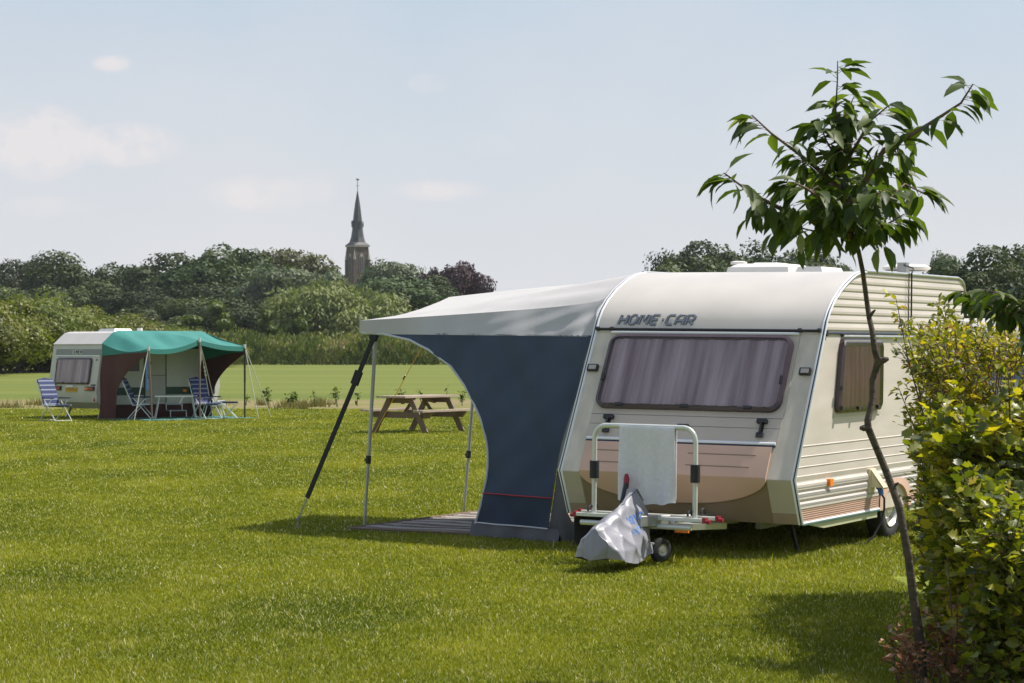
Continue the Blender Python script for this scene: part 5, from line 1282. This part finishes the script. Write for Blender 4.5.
# ------------------------------------------------------------------ hedge shrubs at the right
M['lf_yellow']=leafmat('yellow_lime_leaves',[(0,(.06,.08,.014)),(.35,(.17,.185,.020)),(.7,(.37,.33,.035)),(.93,(.48,.36,.05)),(1,(.34,.16,.06))],.40,.45,.4,tcol=(1.5,1.5,.35))
M['lf_green']=leafmat('maple_leaves',[(0,(.045,.065,.014)),(.4,(.155,.175,.022)),(.75,(.31,.29,.035)),(1,(.46,.37,.05))],.40,.40,.5,tcol=(1.9,2.0,.35))
M['lf_dead']=leafmat('withered_leaves',[(0,(.14,.055,.03)),(.4,(.30,.13,.07)),(.75,(.45,.30,.20)),(1,(.20,.24,.05))],.25,.6,.3,tcol=(1.3,1,.8))
def shrub(name,label,matr,xl,xr,y0,y1,zt,zb,ntw,lsz,seed,shoots=(),grp='shrubs of the hedge on the right',wide=.62,lobed=False):
    """xl,xr,zt: functions of y; stems rise from the ground, twigs fill the outer shell"""
    q=np.random.default_rng(seed); r=random.Random(seed)
    cx=(xl((y0+y1)/2)+xr((y0+y1)/2))/2; root=empty(name,Matrix.Translation((cx,(y0+y1)/2,0)),label,'shrub',grp)
    st=MB(); pos=[];dr=[];nr=[];ln=[]
    def twig(p,d,L_,n,sz):
        e=p+d*L_; mid=p.lerp(e,.5)+Vector((0,0,.02)); st.tube([p,mid,e],[.0035,.0028,.0012],4,cap=False)
        for i in range(n):
            f=(i+1)/n; a=p.lerp(e,f); s_=Vector((r.uniform(-1,1),r.uniform(-1,1),r.uniform(-.3,.7))).normalized(); o=(d*.5+s_).normalized()
            pos.append(a+o*.012);dr.append(o);nr.append(Vector((r.gauss(.25,.55),r.gauss(-.1,.55),1)));ln.append(sz*r.uniform(.6,1.25))
    for i in range(ntw):
        y=r.uniform(y0,y1); a=xl(y); b_=xr(y); ztop=zt(y)+.16*noise.noise(Vector((y*1.7,seed,0)))
        m=r.random()
        if m<.62: x=a+abs(r.gauss(0,.16))+.14*noise.noise(Vector((y*2.2,seed*3.,r.random()*.2))); z=zb+(ztop-zb)*r.random()
        elif m<.82: x=r.uniform(a,b_); z=ztop-abs(r.gauss(0,.14))
        else: x=r.uniform(a,b_); z=zb+(ztop-zb)*r.random(); y=y0+abs(r.gauss(0,.18))
        x+=.16*noise.noise(Vector((y*2.5,z*2.8,seed)))
        z=max(.05,z+.08*noise.noise(Vector((x*3,y*3,4.))))
        d=Vector((r.gauss(-.35,.5),r.gauss(-.25,.5),r.gauss(.65,.4))).normalized()
        twig(Vector((x,y,z)),d,r.uniform(.08,.22),r.randint(4,7),lsz)
    for i in range(int((y1-y0)*22)):
        y=r.uniform(y0,y1); x=r.uniform(xl(y)+.08,xl(y)+.8); h=zt(y)*r.uniform(.75,1.0); st.tube([(x+.08,y,0),(x+r.uniform(-.08,.08),y+r.uniform(-.08,.08),h*.5),(x+r.uniform(-.14,.14),y+r.uniform(-.1,.1),h)],[.010,.007,.003],5)
    for (x0,yy,z0,x1,z1,nl,sz) in shoots:
        a=Vector((x0,yy,z0)); e=Vector((x1,yy+r.uniform(-.1,.1),z1)); mid=a.lerp(e,.5)+Vector((r.uniform(-.03,.03),0,r.uniform(-.02,.02))); P=[a,mid,e]; st.tube(P,[.006,.0045,.002],5)
        for j in range(nl):
            f=.15+.85*j/nl; p=(a.lerp(mid,f*2) if f<.5 else mid.lerp(e,f*2-1)); d=(e-a).normalized()
            s_=Vector((r.uniform(-1,1),r.uniform(-1,1),r.uniform(-.4,.5))).normalized(); o=(d*.4+s_).normalized(); L_=r.uniform(.03,.09)
            if r.random()<.4:
                st.tube([p,p+o*L_],[.002,.001],4,cap=False)
                for w_ in range(3): pos.append(p+o*L_*(w_+1)/3);dr.append((o+Vector((r.gauss(0,.5),r.gauss(0,.5),r.gauss(0,.5)))).normalized());nr.append(Vector((r.gauss(0,.5),r.gauss(0,.5),1)));ln.append(sz*r.uniform(.6,1.1))
            else: pos.append(p+o*.01);dr.append(o);nr.append(Vector((r.gauss(0,.5),r.gauss(0,.5),1)));ln.append(sz*r.uniform(.7,1.2))
    st.build('stem',M['twig'],root,smooth=60)
    pos,dr,nr=(np.array([tuple(x) for x in v]) for v in (pos,dr,nr)); ln=np.array(ln); n=len(ln)
    V,F=(leaves2 if lobed else leaves)(pos,dr,nr,ln,ln*wide*q.uniform(.8,1.2,n),droop=q.uniform(-.05,.4,n),fold=.2)
    patch=np.array([noise.noise(Vector(p)*1.8) for p in pos])*.5
    np_mesh('foliage',V,F,matr,root,tint=np.repeat(np.clip(q.normal(.45,.27,n)+patch,0,1),17 if lobed else 11),smooth=True)
    return root
XL=lambda y:2.22+(y-11.5)*.125
r9=random.Random(3)
def px2(px,py,Y): return ((px-512)/F_*Y, CAM_Z+(HOR-py)/F_*Y)
sh=[]
for (pxa,pya,pxb,pyb,Y,nl) in ((925,420,893,296,14.2,30),(921,400,903,322,14.6,24),(934,400,918,322,15.0,26),(947,390,938,330,14.4,24),(958,380,942,300,15.2,26),(968,380,957,310,14.6,24),(985,370,977,318,14.9,22),(1002,370,996,322,14.4,20),(1015,370,1012,312,15.1,22),
      (940,400,930,340,13.9,22),(975,380,966,335,14.0,24),(990,380,986,335,14.2,22),(945,410,920,360,14.0,20),(928,460,897,385,14.3,18),(1010,380,1004,330,13.7,24),(965,350,936,303,15.4,16)):
    a=px2(pxa,pya,Y); b_=px2(pxb,pyb,Y); sh.append((a[0],Y,a[1],b_[0],b_[1],int(nl*1.5),.050))
shrub('hedge_shrub','tall loose shrub with small yellow lime leaves at the top of the hedge',M['lf_yellow'],lambda y:2.66+(y-13.4)*.11,lambda y:4.4,13.4,15.9,lambda y:1.74+.04*(y-13.4),.30,2250,.047,31,sh,wide=.66)
sh=[]
for (pxa,pya,pxb,pyb,Y,nl) in ((930,480,912,440,12.8,12),(925,560,905,535,12.4,9),(945,470,930,420,13,14),(990,440,985,400,12.6,16),(1010,420,1005,372,12.9,18),(960,440,955,385,13,18)):
    a=px2(pxa,pya,Y); b_=px2(pxb,pyb,Y); sh.append((a[0],Y,a[1],b_[0],b_[1],nl,.06))
shrub('hedge_shrub','dense shrub with larger mid green lobed leaves in the middle of the hedge',M['lf_green'],lambda y:2.40+(y-11.9)*.15,lambda y:3.6,12.0,13.7,lambda y:1.10+.14*(y-12.0),.05,1900,.075,32,sh,wide=.95,lobed=True)
shrub('hedge_shrub','low shrub with shiny bright leaves in the bottom right corner',M['lf_green'],lambda y:2.40+(y-10.9)*.05,lambda y:3.1,10.9,12.0,lambda y:.62+.35*(y-10.9),.03,1000,.062,33,(),wide=.9,lobed=True)
sh=[]
for (pxa,pya,pxb,pyb,Y,nl) in ((950,683,945,555,11.3,6),(940,690,930,600,11.3,7),(960,690,975,560,11.5,6),(925,690,905,640,11.3,8),(935,690,915,610,11.35,7),(900,690,893,645,11.4,4),(915,690,908,630,11.2,5),(955,690,962,590,11.3,5),(910,690,900,660,11.1,5)):
    a=px2(pxa,pya,Y); b_=px2(pxb,pyb,Y); sh.append((a[0],Y,a[1],b_[0],b_[1],nl*2,.05))
shrub('withered_weeds','clump of bare stalks and reddish brown withered leaves round the foot of the foreground tree',M['lf_dead'],lambda y:2.02,lambda y:2.45,11.05,11.55,lambda y:.20,.02,60,.042,34,sh,grp='withered weeds')
# ------------------------------------------------------------------ saplings in the dry strip
def sapling(px,base,top,wpx,n,seed,lab):
    Y=F_*CAM_Z/(base-HOR); X=(px-512)/F_*Y; h=(base-top)/F_*Y; r=random.Random(seed); root=empty('sapling',Matrix.Translation((X,Y,0)),lab,'sapling','saplings in the dry strip across the field')
    w=wpx/F_*Y/2; lean=r.uniform(-.25,.25)*h; P=[Vector((X,Y,0)),Vector((X+lean*.4,Y,h*.5)),Vector((X+lean,Y,h))]
    MB().tube(P,[.016,.012,.006],6).build('stem',M['bark_far'],root)
    pos=[];dr=[];nr=[];
    for i in range(n):
        f=r.uniform(.35,1); p=P[0].lerp(P[2],f)+Vector((r.gauss(0,w*.5),r.gauss(0,w*.5),r.gauss(0,.04)))
        pos.append(p);dr.append((r.uniform(-1,1),r.uniform(-1,1),r.uniform(-.4,.7)));nr.append((r.gauss(0,.5),r.gauss(0,.5),1))
    pos=np.array([tuple(p) for p in pos]);ln=rng.uniform(.09,.16,n); V,F=leaves(pos,np.array(dr),np.array(nr),ln,ln*.6,droop=rng.uniform(0,.4,n))
    np_mesh('foliage',V,F,TM['young'],root,tint=np.repeat(rng.random(n),11))
for px,base,top,w,n,sd_,lab in ((269,407.5,389,8,60,1,'leafy sapling behind the two right guy ropes of the teal awning'),(290,408,394,9,70,2,'low bushy sapling, second from the teal awning'),(315,407,391,4,16,3,'thin sparse sapling midway between teal awning and black strap'),
      (337,407,387,8,44,4,'taller leafy sapling just left of the black strap'),(357,406,393,4,16,5,'thin sapling between the black strap and the near canopy pole'),(246,405,395,3,10,6,'tiny sapling just right of the last teal awning pole'),
      (402,403,388,6,30,7,'sapling standing behind the left end of the picnic table'),(421,402,390,5,18,8,'sapling standing behind the middle of the picnic table'),(447,402,388,3,10,9,'thin yellowish sapling behind the right end of the picnic table'),(462,406,392,6,46,10,'leafy sapling right of the picnic table, beside the far canopy pole')):
    sapling(px,base,top,w,n,sd_,lab)
# dry tufts at the left
def tuft():
    n=2600; c=rng.integers(0,26,n); cx=rng.uniform(-16.5,-6,26); cy=rng.uniform(66,72,26); cr=rng.uniform(.1,.35,26)
    x=cx[c]+rng.normal(0,1,n)*cr[c]; y=cy[c]+rng.normal(0,1,n)*cr[c]; h=rng.uniform(.08,.32,n); w=.012
    a=rng.uniform(0,6.28,n); V=np.stack([np.stack([x-w,y,0*h],1),np.stack([x+w,y,0*h],1),np.stack([x+np.cos(a)*h*.4,y+np.sin(a)*h*.4,h],1)],1).reshape(-1,3)
    m=leafmat('dry_grass_blades',[(0,(.10,.12,.03)),(.5,(.22,.17,.08)),(1,(.34,.27,.16))],.2,.6,.2)
    o=np_mesh('dry_grass',V,np.arange(n*3).reshape(-1,3),m,tint=np.repeat(rng.random(n),3)); tag(o,'scattered tufts of dry yellow grass in the strip behind the left caravan','grass',kind='stuff')
tuft()

# ------------------------------------------------------------------ summer haze: one closed box of even, thin air
def haze():
    m,nt,out=newmat('haze_air'); v=nt.nodes.new('ShaderNodeVolumePrincipled'); v.inputs['Color'].default_value=(.86,.92,1,1); v.inputs['Density'].default_value=.00008; v.inputs['Anisotropy'].default_value=.2
    nt.links.new(v.outputs[0],out.inputs['Volume'])
    b=MB().box((-330,-30,-1),(330,900,70)); o=b.build('haze',m,None,smooth=0); o['kind']='stuff'; tag(o,'thin summer haze over the meadow and wood','haze')
haze()
